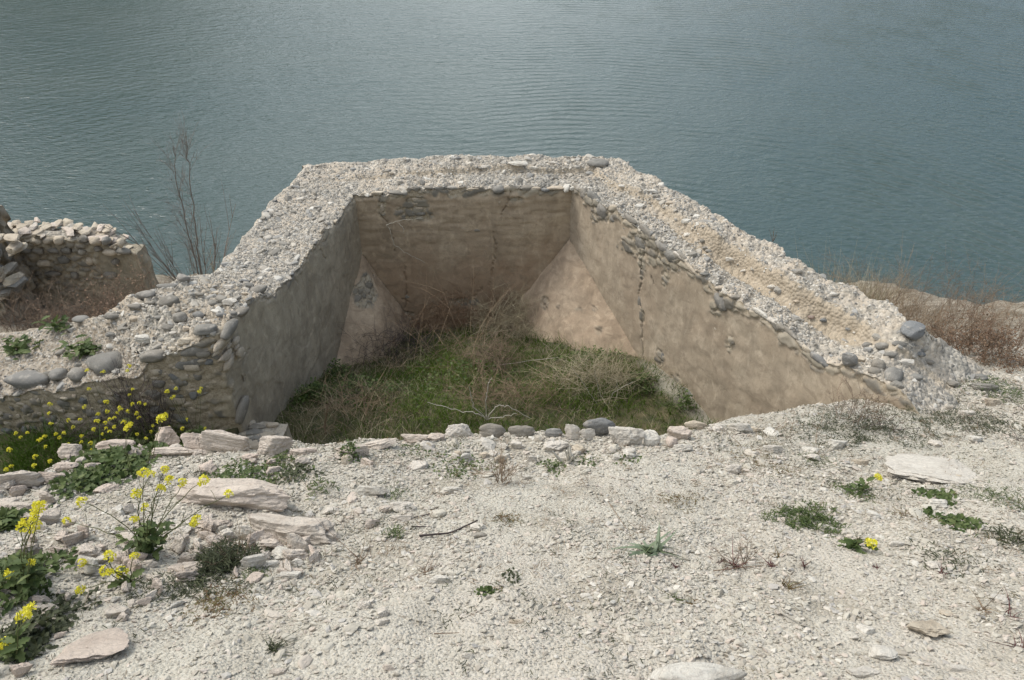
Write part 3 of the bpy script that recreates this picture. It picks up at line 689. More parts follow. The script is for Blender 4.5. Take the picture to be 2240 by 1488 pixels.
def ground_stone(px, py, wpx_, hpx, mat, label, cat='stone', name='limestone_piece', rz=0, thick=0.35, ang=0.8, group=None, seed=None, sink=0.22, tilt=(0, 0), top=False, k=4):
    yy = py + hpx * 0.25; P = G(px, yy); moved = False
    while yy < py + 70 and P[1] > np.interp(P[0], cx_, cy_) + 0.06 and P[0] < 3.0: yy += 3; P = G(px, yy); moved = True
    _, _, t = proj(P); s = t / F; rr = ray(px, yy); al = math.atan2(-rr[2], math.hypot(rr[0], rr[1])) - R(27.5)
    if ang > 0.6: ang = max(ang, 0.96)
    elif ang < 0.3: ang = 0.35
    if wpx_ > 45 and k == 4: k = 5
    sx = wpx_ * s; sz = sx * thick
    if moved and tilt == (0, 0) and rg_c.random() < 2: tilt = (rg_c.normal() * .16, rg_c.normal() * .16)
    if moved: sz = max(sz, (yy - py + hpx * 0.5) * s * 0.95); sink = min(sink, 0.1)
    sz = min(sz, hpx * s * (1.3 if moved else 1.0))
    sy = max((hpx * s - sz * (1 - sink) * math.cos(al)) / math.sin(al), 0.36 * sx); sy = min(sy, 1.1 * sx)
    o = stone_mesh(P, sx, sy, sz, rz, int(px * 7 + py * 13) if seed is None else seed, M[mat], name, None, ang, k, tilt, SL, sink, rough=0.11 if ang > .6 else .04, top=top)
    LAST.append(o)
    return tag(o, label, cat, group)
def wall_stone(px, py, w_, h_, mat, parent, rz=0, ang=0.35, name='cobble', out=0.10):
    P, z, n, t = on_wall(px, py); s = t / F; sx = w_ * s
    seed = int(px * 5 + py * 11)
    if z < 10:   # set in the face
        sz = h_ * s / 0.8; V, FC = rock_shape(seed, 3, ang, 0.06); dpt = min(sx, sz) * 0.8; sx *= 0.92; sz *= 0.92
        V = V * np.array([sx, dpt, sz]) * 0.5; V = V @ rot('Y', -rz).T
        tg = np.cross(n, [0, 0, 1.0]); tg = -tg if tg[0] < 0 else tg
        sxn = abs(tg[0]) if abs(tg[0]) > 0.35 else 0.5
        V[:, 0] /= sxn if sxn < 1 else 1
        V = V @ np.stack([tg, n, [0, 0, 1.0]], 0); P = P - n * dpt * (0.5 - out)
        return mobj(name, V + P, [FC], M[mat], parent, loc=P, smooth=True)
    sz = min(h_ * s * 0.7, sx * 0.6); sy = max((h_ * s - sz * 0.5) / 0.6, sx * 0.4); sy = min(sy, sx * 1.3)
    return stone_mesh(P, sx, sy, sz, rz, seed, M[mat], name, parent, ang, 3, (0, 0), None, 0.45, 0.04)
ST_R = [(1308, 465, 28, 30, 'blue'), (1332, 481, 20, 16, 'cobble'), (1360, 504, 20, 20, 'blue'), (1374, 477, 26, 12, 'cobble'), (1410, 514, 40, 14, 'cobble', -.5), (1390, 531, 30, 32, 'cobble'), (1440, 537, 28, 16, 'blue', -.4),
        (1459, 566, 34, 30, 'cobble'), (1480, 564, 24, 14, 'cobble'), (1569, 660, 28, 34, 'blue'), (1608, 648, 32, 12, 'cobble'), (1394, 663, 14, 28, 'cobble'), (1443, 781, 11, 24, 'blue'),
        (1560, 725, 10, 12, 'tanst'), (1594, 752, 10, 12, 'cobble'), (1290, 428, 30, 20, 'cobble', -.5), (1266, 425, 20, 22, 'cobble'), (1787, 787, 34, 16, 'blue', -.4), (1423, 810, 20, 14, 'cobble', -.5), (1448, 828, 26, 18, 'cobble', -.6), (1474, 832, 20, 14, 'cobble', -.5),
        (1495, 858, 22, 14, 'cobble'), (1660, 713, 24, 14, 'tanst', -.4), (1680, 700, 28, 10, 'white'), (1660, 680, 30, 10, 'white'), (1700, 722, 26, 14, 'cobble'), (1725, 735, 32, 10, 'cobble', -.5), (1755, 760, 20, 10, 'tanst'), (1503, 585, 30, 12, 'tanst', -.5), (1540, 600, 22, 10, 'cobble', -.4),
        (1925, 795, 32, 28, 'cobble'), (1912, 808, 30, 26, 'cobble', -.4), (1954, 818, 46, 50, 'cobble'), (1895, 750, 24, 14, 'cobble'), (1928, 755, 36, 20, 'cobble'), (1952, 774, 32, 16, 'cobble'), (1969, 748, 36, 16, 'cobble'),
        (2017, 779, 24, 14, 'blue'), (2006, 822, 34, 20, 'cobble'), (2034, 790, 26, 12, 'cobble'), (1988, 794, 44, 20, 'white'), (1885, 783, 28, 18, 'tanst'), (1850, 720, 16, 10, 'blue'), (1797, 702, 20, 12, 'blue'), (1770, 690, 16, 10, 'redst'),
        (1548, 545, 16, 12, 'cobble'), (1532, 528, 16, 12, 'cobble'), (1595, 570, 30, 14, 'white'), (1694, 618, 28, 14, 'white'), (1430, 414, 30, 12, 'white'), (1402, 450, 28, 16, 'white'), (1360, 405, 24, 10, 'white'), (1500, 480, 30, 14, 'white'), (1465, 440, 26, 10, 'tanst'),
        (1465, 525, 18, 8, 'white'), (1478, 555, 20, 8, 'white'), (1625, 590, 22, 10, 'white'), (1560, 640, 30, 9, 'tanst'), (1575, 625, 30, 8, 'tanst'), (1740, 660, 22, 10, 'tanst'), (1822, 640, 26, 12, 'white')]
ST_B = [(791, 429, 26, 9, 'tanst'), (823, 424, 32, 12, 'tanst'), (869, 417, 52, 11, 'cobble'), (912, 416, 25, 10, 'cobble'), (932, 411, 20, 11, 'cobble'), (960, 418, 34, 8, 'cobble'), (986, 407, 28, 10, 'cobble'), (1030, 418, 40, 7, 'tanst'), (1089, 416, 33, 27, 'cobble'),
        (1116, 418, 24, 12, 'tanst'), (1152, 408, 42, 17, 'cobble'), (1221, 406, 48, 9, 'tanst'), (1199, 417, 22, 12, 'blue'), (1175, 420, 26, 8, 'tanst'), (905, 440, 30, 6, 'tanst'), (908, 452, 34, 5, 'tanst'), (915, 462, 24, 5, 'tanst'), (915, 473, 40, 12, 'cobble'), (1040, 510, 30, 8, 'cobble'),
        (1090, 446, 28, 6, 'tanst'), (890, 655, 16, 9, 'cobble'), (838, 462, 10, 16, 'tanst'), (1255, 413, 22, 10, 'cobble'), (1012, 503, 20, 6, 'tanst'), (880, 385, 10, 8, 'blue'), (855, 375, 12, 8, 'tanst'), (960, 378, 20, 8, 'white'), (1065, 360, 26, 9, 'white'), (1170, 368, 24, 10, 'white'), (1210, 352, 20, 8, 'white')]
ST_L = [(694, 534, 12, 34, 'blue', .6), (644, 598, 10, 22, 'blue', .5), (716, 505, 12, 14, 'tanst', .5), (735, 480, 12, 22, 'tanst', .5), (757, 452, 10, 20, 'tanst', .5), (600, 540, 16, 8, 'white')]
ST_T = [(563, 634, 44, 30, 'cobble', .7), (528, 678, 42, 26, 'cobble', .8), (498, 716, 40, 22, 'cobble', .8), (456, 725, 58, 32, 'cobble', .25), (403, 747, 48, 28, 'tanst', .1), (339, 779, 66, 36, 'cobble', .25), (427, 772, 84, 26, 'cobble', .12), (419, 805, 72, 28, 'cobble', .12),
        (482, 785, 34, 30, 'cobble', .8), (383, 843, 64, 38, 'cobble', .1), (435, 829, 32, 26, 'cobble'), (343, 821, 30, 18, 'cobble'), (380, 876, 50, 18, 'cobble'), (430, 870, 60, 14, 'cobble', .15), (486, 926, 28, 28, 'cobble'), (528, 896, 26, 46, 'cobble', -.4), (470, 760, 14, 8, 'white'), (375, 762, 20, 12, 'tanst'),
        (345, 850, 18, 8, 'tanst'), (342, 862, 20, 7, 'tanst'), (344, 874, 18, 7, 'tanst'), (372, 820, 26, 8, 'tanst'), (372, 808, 22, 7, 'tanst'), (455, 850, 20, 8, 'tanst'), (400, 900, 40, 16, 'cobble'), (352, 905, 30, 20, 'cobble'),
        (375, 656, 56, 30, 'cobble'), (393, 690, 36, 26, 'cobble'), (310, 735, 46, 24, 'white'), (323, 640, 54, 26, 'blue'), (371, 622, 52, 18, 'cobble'), (403, 606, 30, 22, 'blue'), (300, 674, 34, 16, 'cobble'), (248, 694, 40, 20, 'cobble'), (498, 656, 36, 18, 'white'), (464, 662, 32, 18, 'cobble'),
        (435, 684, 30, 20, 'blue'), (290, 700, 32, 16, 'tanst'), (365, 712, 32, 16, 'cobble'), (330, 660, 24, 12, 'cobble'), (505, 626, 30, 12, 'white'), (470, 636, 24, 12, 'tanst'), (440, 640, 24, 10, 'cobble'), (240, 728, 28, 14, 'cobble'), (350, 740, 20, 12, 'cobble'), (420, 640, 20, 12, 'cobble'), (270, 715, 22, 10, 'cobble'),
        (345, 690, 20, 10, 'cobble'), (410, 715, 20, 12, 'tanst'), (478, 690, 26, 12, 'blue'), (452, 700, 16, 10, 'white'), (385, 730, 18, 10, 'white'), (535, 640, 20, 10, 'tanst')]
ST_W = [(60, 829, 104, 52, 'blue', .05), (132, 815, 44, 38, 'cobble'), (170, 817, 42, 36, 'cobble'), (236, 792, 100, 66, 'cobble', .3), (141, 890, 72, 52, 'blue', .2), (20, 920, 64, 30, 'blue', -.1), (77, 866, 42, 12, 'cobble'), (34, 880, 36, 12, 'blue'), (77, 888, 46, 20, 'cobble'), (155, 858, 36, 14, 'cobble'),
        (185, 868, 30, 14, 'cobble'), (5, 880, 26, 20, 'blue'), (215, 885, 30, 20, 'cobble'), (-20, 840, 50, 40, 'cobble'), (190, 905, 34, 20, 'cobble'), (60, 905, 40, 16, 'cobble'), (108, 928, 40, 18, 'cobble'), (250, 870, 30, 20, 'cobble'), (280, 850, 26, 20, 'cobble'), (173, 690, 44, 20, 'cobble')]
M['redst'] = m_cobble('reddish_stone', (0.17, 0.10, 0.085), (0.27, 0.17, 0.14))
rg = np.random.default_rng(61)
def course(x0, x1, rows, par, test, maxn):
    c = 0
    for (yoff, hh) in rows:
        x = x0 + rg.uniform(0, 10)
        while x < x1 and c < maxn:
            ww = rg.uniform(14, 46) * (0.6 if hh < 10 else 1); y = yoff(x + ww / 2) + rg.uniform(-3, 3)
            if test(x + ww / 2, y) and rg.random() < 0.9:
                wall_stone(x + ww / 2, y, ww * 0.95, hh * rg.uniform(0.95, 1.3), ['cobble', 'cobble', 'tanst', 'blue', 'tanst'][int(rg.integers(0, 5))] if hh > 9 else 'tanst', par, rg.normal() * .06, 0.8, 'course_stone', out=0.30); c += 1
            x += ww + rg.uniform(1, 6)
edge = lambda x: np.interp(x, [-60, 0, 100, 200, 300, 330, 400, 470, 500], [885, 872, 860, 850, 836, 800, 772, 745, 720])
course(318, 520, [(lambda x, k=k: edge(x) + k, h_) for k, h_ in ((24, 14), (36, 7), (48, 16), (62, 8), (76, 18), (92, 8), (106, 16), (122, 12), (138, 14), (154, 12))], w_turn, lambda x, y: (x < 430 or y < 800) and y < 935, 62)
course(-30, 318, [(lambda x, k=k: edge(x) + k, h_) for k, h_ in ((20, 8), (34, 16), (48, 8), (60, 16), (76, 14))], w_low, lambda x, y: y < 945, 60)
for L_, par in ((ST_R, w_right), (ST_B, w_back), (ST_L, w_left), (ST_T, w_turn), (ST_W, w_low)):
    for s in L_:
        ang = 0.93 if s[4] in ('white', 'tanst') else 0.52
        wall_stone(s[0], s[1], s[2], s[3], s[4], par, s[5] if len(s) > 5 else 0, ang, 'cobble' if ang < 0.5 else 'flat_stone')

# gravel crust on the wall tops
def crust(TP, par, n, seed, smin=0.012, smax=0.04, skip=None):
    rg = np.random.default_rng(seed); Q = TP[0]; a, b = Q.shape[:2]
    i = rg.integers(0, a - 1, n); j = (rg.random(n) * (b - 2)).astype(int); fu = rg.random(n)[:, None]; fv = rg.random(n)[:, None]
    P = (Q[i, j] * (1 - fu) + Q[i + 1, j] * fu) * (1 - fv) + (Q[i, j + 1] * (1 - fu) + Q[i + 1, j + 1] * fu) * fv
    if skip:
        kp = rg.random(n) > skip(P, j / b); P = P[kp]; n = len(P)
    mb = MB()
    for kk in range(6):
        V, FC = rock_shape(500 + seed + kk, 1, 0.8, 0.05); s = np.arange(n) % 6 == kk; m = s.sum()
        sz = smin + (smax - smin) * rg.random(m) ** 3.0
        A = np.array([euler(*(rg.normal(size=2) * 0.35), rg.uniform(0, 6.28)) @ np.diag([1, rg.uniform(0.55, 1), rg.uniform(0.35, 0.7)]) for _ in range(m)]) * sz[:, None, None] * 0.5
        V2, F2, r = scatter(V, FC, A, P[s] - np.array([0, 0, 0.001]), rg.random(m)); mb.add(V2, F2, r)
    i = rg.integers(0, a - 1, n // 90); j = (rg.random(n // 90) * (b - 2)).astype(int); P = Q[i, j]; m = len(P)
    V, FC = rock_shape(990 + seed, 3, 0.9, 0.08); A = np.array([euler(*(rg.normal(size=2) * 0.3), rg.uniform(0, 6.28)) @ np.diag([1, rg.uniform(0.5, 0.9), rg.uniform(0.3, 0.5)]) for _ in range(m)]) * rg.uniform(0.045, 0.12, m)[:, None, None] * 0.5
    V2, F2, rr_ = scatter(V, FC, A, P - np.array([0, 0, 0.004]), rg.random(m)); mb.add(V2, F2, rr_)
    o = mb.build('gravel_crust', M['crust'], par); o['kind'] = 'stuff'
t = NT('crust_gravel'); c = t.ramp(t.attr('rnd'), [(0.0, (0.22, 0.205, 0.175)), (0.3, (0.34, 0.31, 0.26)), (0.5, (0.27, 0.265, 0.245)), (0.62, (0.41, 0.37, 0.305)), (0.85, (0.55, 0.52, 0.455)), (1.0, (0.14, 0.14, 0.135))])
M['crust'] = t.done(c, t.bump(t.noise(t.pos(), 120, 3), 0.4, 0.004))
def skip_r(P, v):
    nz = fbm(P * 2.2, 2, 7); k = 0.95 * (np.abs(v - 0.42) < 0.10) * (P[:, 1] < 7.9) * (nz > -0.7) + 0.72 * (P[:, 1] < 5.5) + 0.55 * (v > 0.5)
    return k
crust(top_r, w_right, 22000, 1, 0.010, 0.040, skip_r); crust(top_b, w_back, 10000, 2, 0.010, 0.036); crust(top_l, w_left, 19000, 3, 0.010, 0.034, lambda P, v: 0.7 * (P[:, 1] < 6.2)); crust(top_t, w_turn, 900, 4, 0.014, 0.05); crust(top_low, w_low, 5000, 5, 0.012, 0.035)

# doorstep block at the wall's foot
def rough_box(c, d, seed, n=14, amp=0.012):
    import itertools
    V, FC = [], []; k = 0
    for ax in range(3):
        for sg in (-1, 1):
            a, b = [i for i in range(3) if i != ax]
            g = np.linspace(-1, 1, n); A, B = np.meshgrid(g, g, indexing='ij'); P = np.zeros((n, n, 3)); P[..., a] = A; P[..., b] = B; P[..., ax] = sg
            V.append(P.reshape(-1, 3)); f = grid_faces(n, n) + k; FC.append(f); k += n * n
    V = np.concatenate(V); r = np.linalg.norm(V, axis=1)[:, None]; V = V * (1 - 0.05 * (r - 1)); V = V * np.array(d) / 2
    W = V + np.array(c); W = W + amp * np.stack([fbm(W * 9, 3, seed), fbm(W * 9, 3, seed + 1), fbm(W * 9, 3, seed + 2)], 1)
    return W, np.concatenate(FC)
P = atz(572, 952, -5.08); V, FC = rough_box((0, 0, 0), (0.40, 0.42, 0.7), 5)
V = V @ rot('Z', R(-4)).T + np.array([P[0], P[1] - 0.02, -5.08 - 0.35])
z = np.zeros(len(V)); tp = (V[:, 2] > -5.12).astype(float)
blk = mobj('foot_block', V, [FC], M['p_left'], None, loc=(P[0], P[1], -5.6), attrs=dict(expo=z, mort=z, cell=z, top=tp * 0.9, tan=z, dirt=z, red=z), smooth=False)
rg = np.random.default_rng(17); mb = MB()
for k in range(16):
    VV, FF = rock_shape(1500 + k, 3, 0.9, 0.08); VV = VV @ euler(rg.normal() * .1, rg.normal() * .1, rg.uniform(0, 3)).T * np.array([rg.uniform(.04, .09), rg.uniform(.03, .07), 0.02]); c_ = np.array([P[0] + rg.uniform(-.17, .17), P[1] - 0.02 + rg.uniform(-.17, .17), -5.075])
    q_ = mobj('loose_chip', VV + c_, [FF], M['tanst' if k % 2 else 'cobble'], blk, loc=c_)
tag(blk, 'squared mortared block at the foot of the left wall, inside the hollow', 'block')

# far ruin on the left
farruin = empty('cobble_wall_ruin', (-6.6, 10.2, -7.0), 'broken cobble and slab wall near the water, far left behind dry shrubs', 'wall')
def far_wall():
    YF = 10.2
    xr = aty(303, 600, YF)[0]; xl = -9.6
    mb = MB(); rg = np.random.default_rng(8)
    topz = lambda x: np.interp(x, [-9.6, -7.6, -6.6, -6.0, -5.55, -5.0], [aty(-100, 492, YF)[2], aty(20, 498, YF)[2], aty(150, 500, YF)[2], aty(230, 512, YF)[2], aty(300, 545, YF)[2], aty(325, 545, YF)[2]])
    n, m = 260, 110
    xs = np.linspace(xl, xr, n); zz = np.linspace(0, 1, m)
    X, Zt = np.meshgrid(xs, zz, indexing='ij'); tz = topz(xs) - 0.14
    Z = -8.2 + (tz[:, None] + 8.2) * Zt
    Pf = np.stack([X, X * 0 + YF, Z], -1)
    kt = 16; v = np.linspace(0, 1, kt + 1)[1:]
    Pt = np.repeat(Pf[:, -1:, :], kt, 1).copy(); Pt[..., 1] += 0.33 * v[None]
    Pb = np.repeat(Pt[:, -1:, :], 6, 1).copy(); Pb[..., 2] = Pb[..., 2] + (-9 - Pb[..., 2]) * np.linspace(0, 1, 7)[1:][None]
    P = np.concatenate([Pf, Pt, Pb], 1); mm = P.shape[1]; Q = P.reshape(-1, 3); face = np.tile(np.arange(mm), n) < m
    e_ = fbm(Q * 4, 3, 21); f1, f2, cid = worley(Q * np.array([6.5, 6.5, 13]) + 0.2 * e_[:, None], 22)
    plast = sstep(-6.25, -6.0, Q[:, 0] + 0.2 * e_) * 0.8 + 0.0; plast = np.maximum(plast, sstep(-6.55, -6.75, Q[:, 2] + 0.2 * e_) * 0.75)
    d = np.where(face, 0.05 * sstep(0, .25, f2 - f1) * (1 - plast) + 0.01 * e_, 0)
    Q = Q - np.array([0, 1, 0]) * d[:, None] + np.where(face[:, None], 0, np.array([0, 0, 1]) * (0.05 * e_)[:, None])
    zr = np.zeros(len(Q))
    # closed right end
    F_ = grid_faces(n, mm)
    body = mobj('wall_body', Q, [F_], M['masonry'], farruin, attrs=dict(expo=face * (1 - plast), mort=1 - sstep(0.05, 0.16, f2 - f1), cell=cid, top=1.0 - face, tan=zr, dirt=zr, red=zr), smooth=True)
    V, FC = rough_box((0, 0, 0), (0.30, 0.34, 2.3), 9, 20, 0.02); V = V + np.array([xr - 0.06, YF + 0.16, aty(310, 552, YF)[2] - 1.15])
    z = np.zeros(len(V)); mobj('end_pier', V, [FC], M['masonry'], farruin, attrs=dict(expo=z, mort=z, cell=z, top=z, tan=z, dirt=z, red=z))
    # rough return wall at the frame's left edge
    V, FC = rough_box((0, 0, 0), (0.45, 0.9, 2.6), 12, 40, 0.02); V = V + np.array([-7.42, 9.8, aty(30, 520, 9.2)[2] - 1.3])
    e2 = fbm(V * 4, 3, 2); g1, g2, gid = worley(V * np.array([5, 5, 11]) + .2 * e2[:, None], 23)
    V = V + (0.09 * (sstep(0, .3, g2 - g1) - .5) + 0.08 * e2)[:, None] * np.array([1, -0.6, 0])
    z = np.zeros(len(V)); mobj('return_wall', V, [FC], M['masonry'], farruin, attrs=dict(expo=z + 1, mort=1 - sstep(0.05, 0.2, g2 - g1), cell=gid, top=z, tan=z, dirt=z, red=z), smooth=True)
    # courses of grey cobbles and thin slabs
    for (y0, step, w0, h0, mt, nm) in [(528, 27, 26, 15, 'cobble', 'cobble'), (548, 30, 27, 13, 'blue', 'cobble'), (571, 44, 32, 13, 'cobble', 'cobble'), (600, 60, 34, 14, 'cobble', 'cobble')]:
        x = 52 + rg.uniform(0, 10)
        while x < (284 if y0 < 560 else 255):
            if rg.random() < 0.88:
                ww = w0 * rg.uniform(0.6, 1.35); P = aty(x, y0 + rg.uniform(-5, 5), YF - 0.02); s = proj(P)[2] / F
                V, FC = rock_shape(int(x * 3 + y0), 3, 0.5, 0.05); V = V * np.array([ww * s, 0.16, h0 * rg.uniform(0.7, 1.25) * s / 0.8]) * 0.5
                mobj(nm, V + P, [FC], M[['cobble', 'tanst', 'darkc', 'cobble'][int(rg.integers(0, 4))]], farruin, loc=P, smooth=True)
            x += step * rg.uniform(0.8, 1.3)
    for i in range(64):
        x = rg.uniform(-12, 292); yb = np.interp(x, [0, 60, 150, 230, 262, 310], [494, 500, 500, 505, 522, 548]); lay = rg.random()
        P = aty(x, yb + 12 * (1 - lay) - 4, YF + rg.uniform(0, 0.4)); s = proj(P)[2] / F; ww = rg.uniform(12, 34)
        P[2] = float(topz(P[0])) - 0.16 + 0.10 * lay * (x < 250)
        V, FC = rock_shape(900 + i, 4, 0.96, 0.07); V = V * np.array([ww * s, 0.22, 0.045]) * 0.5; V = V @ euler(rg.normal() * .08, rg.normal() * .12, rg.normal() * .4).T
        mobj('flat_stone', V + P, [FC], M[['tanst', 'tanst', 'lime'][i % 3]], farruin, loc=P, smooth=False)
    for i in range(24):
        P = aty(rg.uniform(-30, 38), rg.uniform(508, 640), 9.45); s = proj(P)[2] / F; ww = rg.uniform(22, 46)
        V, FC = rock_shape(1200 + i, 4, 0.9, 0.07); V = V * np.array([ww * s, 0.35, rg.uniform(8, 20) * s]) * 0.5
        V = V @ euler(0, rg.normal() * .1, rg.normal() * .3).T
        mobj('rubble_stone', V + P, [FC], M[['cobble', 'tanst', 'blue', 'tanst'][i % 4]], farruin, loc=P, smooth=False)
M['darkc'] = m_cobble('dark_cobble', (0.07, 0.068, 0.06), (0.13, 0.125, 0.11))
far_wall()

# ------------------------------------------------------------------ loose rocks with names of their own
def wtop(px, py, w_, h_, mat, label, name='boulder', ang=0.2, rz=0, cat='boulder', up=0.0, thick=0.6):
    P, z, n, t = on_wall(px, py + h_ * 0.55); s = t / F
    sx = w_ * s; sz = max(h_ * s * 0.85, 0.02); o = stone_mesh(P, sx, sx * thick, sz, rz, int(px + py * 3), M[mat], name, None, ang, 4, (0, 0), None, 0.15, 0.03)
    return tag(o, label, cat)
wtop(1028, 338, 13, 14, 'white', 'small square pale stone standing up on the far wall top', 'loose_stone', 0.9, cat='stone')
wtop(1312, 347, 58, 15, 'cobble', 'flat dark grey slab on the far right corner of the wall', 'flat_rock', 0.6, cat='rock', thick=0.5)
wtop(1130, 352, 44, 10, 'white', 'whitish rounded lump on the far wall top above the lake', 'pale_rock', 0.6, cat='rock', thick=0.5)
wtop(1850, 770, 42, 40, 'blue', 'dark bluish faceted boulder perched on the inner edge of the right wall', 'boulder', 0.7)
P = G(1993, 745); t_ = proj(P)[2]
P = on_wall(1985, 728)[0]; tag(stone_mesh(P, 0.21, 0.18, 0.125, 0.2, 77, M['blue'], 'boulder', None, 0.55, 4, (0, 0), None, 0.12, 0.02), 'large light bluish boulder at the outer near end of the right wall', 'boulder')
GS = ground_stone
GS(520, 1083, 290, 62, 'lime', 'long pale pink slab lying across the slope beside the yellow flowers', rz=-0.03, thick=0.24, ang=0.75, name='limestone_slab', cat='slab', seed=3)
GS(655, 1165, 255, 74, 'lime', 'long wedge-shaped pinkish slab, lower one of the two long slabs', rz=-0.22, thick=0.26, ang=0.8, name='limestone_slab', cat='slab', seed=12)
GS(470, 1150, 110, 24, 'lime', 'narrow flat slab just left of the lower long slab', rz=0.02, thick=0.22, name='limestone_slab', cat='slab')
GS(213, 1402, 185, 70, 'lime', 'large flat pointed slab near the lower left corner', rz=0.85, thick=0.13, ang=0.85, name='limestone_slab', cat='slab', seed=21, top=True)
GS(250, 1335, 70, 34, 'lime', 'rounded flat stone just above the pointed slab in the lower left', rz=0.2, thick=0.3)
GS(100, 1335, 70, 30, 'lime', 'half hidden stone among weeds at the lower left edge')
GS(190, 1207, 86, 46, 'lime', 'blocky pale stone between the two flowering plants on the left', rz=-0.1, thick=0.4)
GS(130, 1213, 40, 18, 'lime', 'small wedge touching the blocky stone between the flowering plants', thick=0.4)
GS(38, 1055, 112, 40, 'lime', 'long broken pinkish block at the left edge on the crest', rz=0.62, thick=0.42, ang=0.85, seed=31, sink=0.1)
GS(12, 1105, 60, 40, 'lime', 'greyish pink block at the left frame edge below the crest', thick=0.5)
GS(45, 1115, 52, 34, 'lime', 'small pink block right of the block at the left frame edge', thick=0.6)
GS(157, 993, 54, 36, 'lime', 'pointed upright stone on the crest at the left', thick=0.75, ang=0.95, sink=0.08, seed=41)
GS(140, 1025, 60, 26, 'lime', 'rounded pinkish stone under the pointed upright stone', thick=0.5)
GS(265, 980, 112, 26, 'lime', 'flat rectangular block on the crest left of the rock pile', thick=0.28, ang=0.9, sink=0.08, seed=44)
GS(362, 962, 74, 40, 'lime', 'leftmost jagged block of the crest rock pile', thick=0.6, ang=0.95, sink=0.05, seed=47, rz=-.4)
GS(425, 966, 60, 42, 'lime', 'rounded block in the middle of the crest rock pile', thick=0.75, ang=0.8, sink=0.05, seed=48)
GS(497, 972, 112, 44, 'lime', 'largest rounded rock of the crest rock pile', thick=0.45, ang=0.75, sink=0.05, seed=49)
GS(460, 955, 90, 22, 'lime', 'thin slab topping the crest rock pile', thick=0.25, sink=-0.6, rz=-0.2)
GS(390, 990, 110, 24, 'lime', 'long thin slab under the crest rock pile', thick=0.25)
GS(595, 982, 92, 44, 'lime', 'sloping pink block on the crest in front of the mortared block', thick=0.5, ang=0.9, sink=0.05, seed=51)
GS(545, 1000, 50, 20, 'lime', 'small rounded stone between the pile and the sloping pink block')
GS(670, 990, 74, 20, 'lime', 'low pinkish stone on the crest right of the sloping pink block', thick=0.3)
GS(770, 985, 80, 30, 'lime', 'low pale stone on the crest with a small green weed in front', thick=0.35)
GS(835, 975, 86, 18, 'lime', 'thin tilted pinkish slab leaning on the crest', rz=0.2, thick=0.22, tilt=(0, -0.2), sink=0.0, seed=53)
GS(905, 962, 66, 24, 'lime', 'low cream stone on the crest left of the white humped one', thick=0.4)
GS(950, 958, 54, 26, 'lime', 'small cream stone touching the white humped one')
GS(1005, 950, 68, 34, 'white', 'white humped stone on the crest left of the round boulders', thick=0.5, sink=0.05, seed=55)
GS(1075, 947, 64, 34, 'cobble', 'leftmost of the smooth round grey boulders on the crest', 'boulder', 'boulder', thick=0.75, ang=0.12, sink=0.1, seed=61)
GS(1140, 948, 62, 30, 'cobble', 'smooth tan grey boulder, second from the left on the crest', 'boulder', 'boulder', thick=0.6, ang=0.1, sink=0.1, seed=62)
GS(1213, 950, 46, 24, 'blue', 'small bluish boulder behind a white block on the crest', 'boulder', 'boulder', thick=0.5, ang=0.1, sink=0.1, seed=63)
GS(1312, 940, 72, 34, 'blue', 'largest bluish boulder on the crest, behind white blocks', 'boulder', 'boulder', thick=0.6, ang=0.2, sink=0.0, seed=64)
GS(1248, 953, 46, 36, 'white', 'upright white block on the crest left of the largest bluish boulder', thick=0.8, ang=0.95, sink=0.0, seed=65)
GS(1287, 957, 42, 28, 'white', 'white block in front of the largest bluish boulder', thick=0.7, sink=0.0, seed=66)
GS(1365, 963, 92, 44, 'white', 'large jagged white block on the crest above the wood stump', thick=0.5, ang=0.95, sink=0.05, seed=67, rz=-.2)
GS(1422, 962, 44, 42, 'white', 'tall white block right of the large jagged white block', thick=0.8, sink=0.05, seed=68)
GS(1468, 968, 30, 36, 'lime', 'small pink egg-shaped stone on the crest', thick=0.8, ang=0.5, sink=0.1)
GS(1490, 950, 60, 36, 'lime', 'broad pinkish stone behind the egg-shaped one', thick=0.5, sink=0.1)
GS(1522, 932, 60, 24, 'tanst', 'flat tan stone on the crest nearest the tan wall foot', thick=0.35, ang=0.6, sink=0.0)
GS(1490, 980, 52, 20, 'white', 'low white stone under the egg-shaped stone')
GS(1572, 934, 42, 14, 'white', 'small flat white stone right of the tan stone'); GS(1620, 938, 56, 26, 'white', 'pale stone on the crest against the tan wall', thick=0.5)
GS(1215, 975, 60, 30, 'white', 'low white stone below the small bluish boulder'); GS(1150, 1045, 30, 12, 'white', 'thin pale flake right of the dry bush')
GS(2035, 1020, 196, 66, 'white', 'largest flat white slab, lying among weeds on the right', rz=-0.12, thick=0.10, ang=0.9, name='limestone_slab', cat='slab', seed=71, top=True, sink=0.1)
GS(1995, 1003, 30, 10, 'white', 'small flake lying on the largest white slab', sink=-1.0, thick=.2)
GS(2130, 962, 46, 20, 'white', 'white stone up the slope right of the largest slab', thick=0.4); GS(2045, 970, 32, 16, 'white', 'small white stone just above the largest slab', thick=0.4)
GS(2098, 1045, 34, 24, 'tanst', 'tan chip at the lower right corner of the largest slab', thick=.5)
GS(1880, 1012, 40, 16, 'tanst', 'tan flake left of the largest slab'); GS(1828, 974, 54, 26, 'white', 'larger of the white stones in the weeds under the tan wall', thick=0.45)
GS(1775, 985, 44, 20, 'white', 'middle white stone in the weeds under the tan wall'); GS(1782, 1000, 38, 18, 'white', 'lowest white stone in the weeds under the tan wall'); GS(1690, 982, 50, 16, 'white', 'long white flake under the tan wall'); GS(1645, 993, 36, 14, 'white', 'small white flake left of the long flake')
GS(1605, 1028, 42, 26, 'white', 'cube-like white stone on the gravel below the crest', thick=0.6)
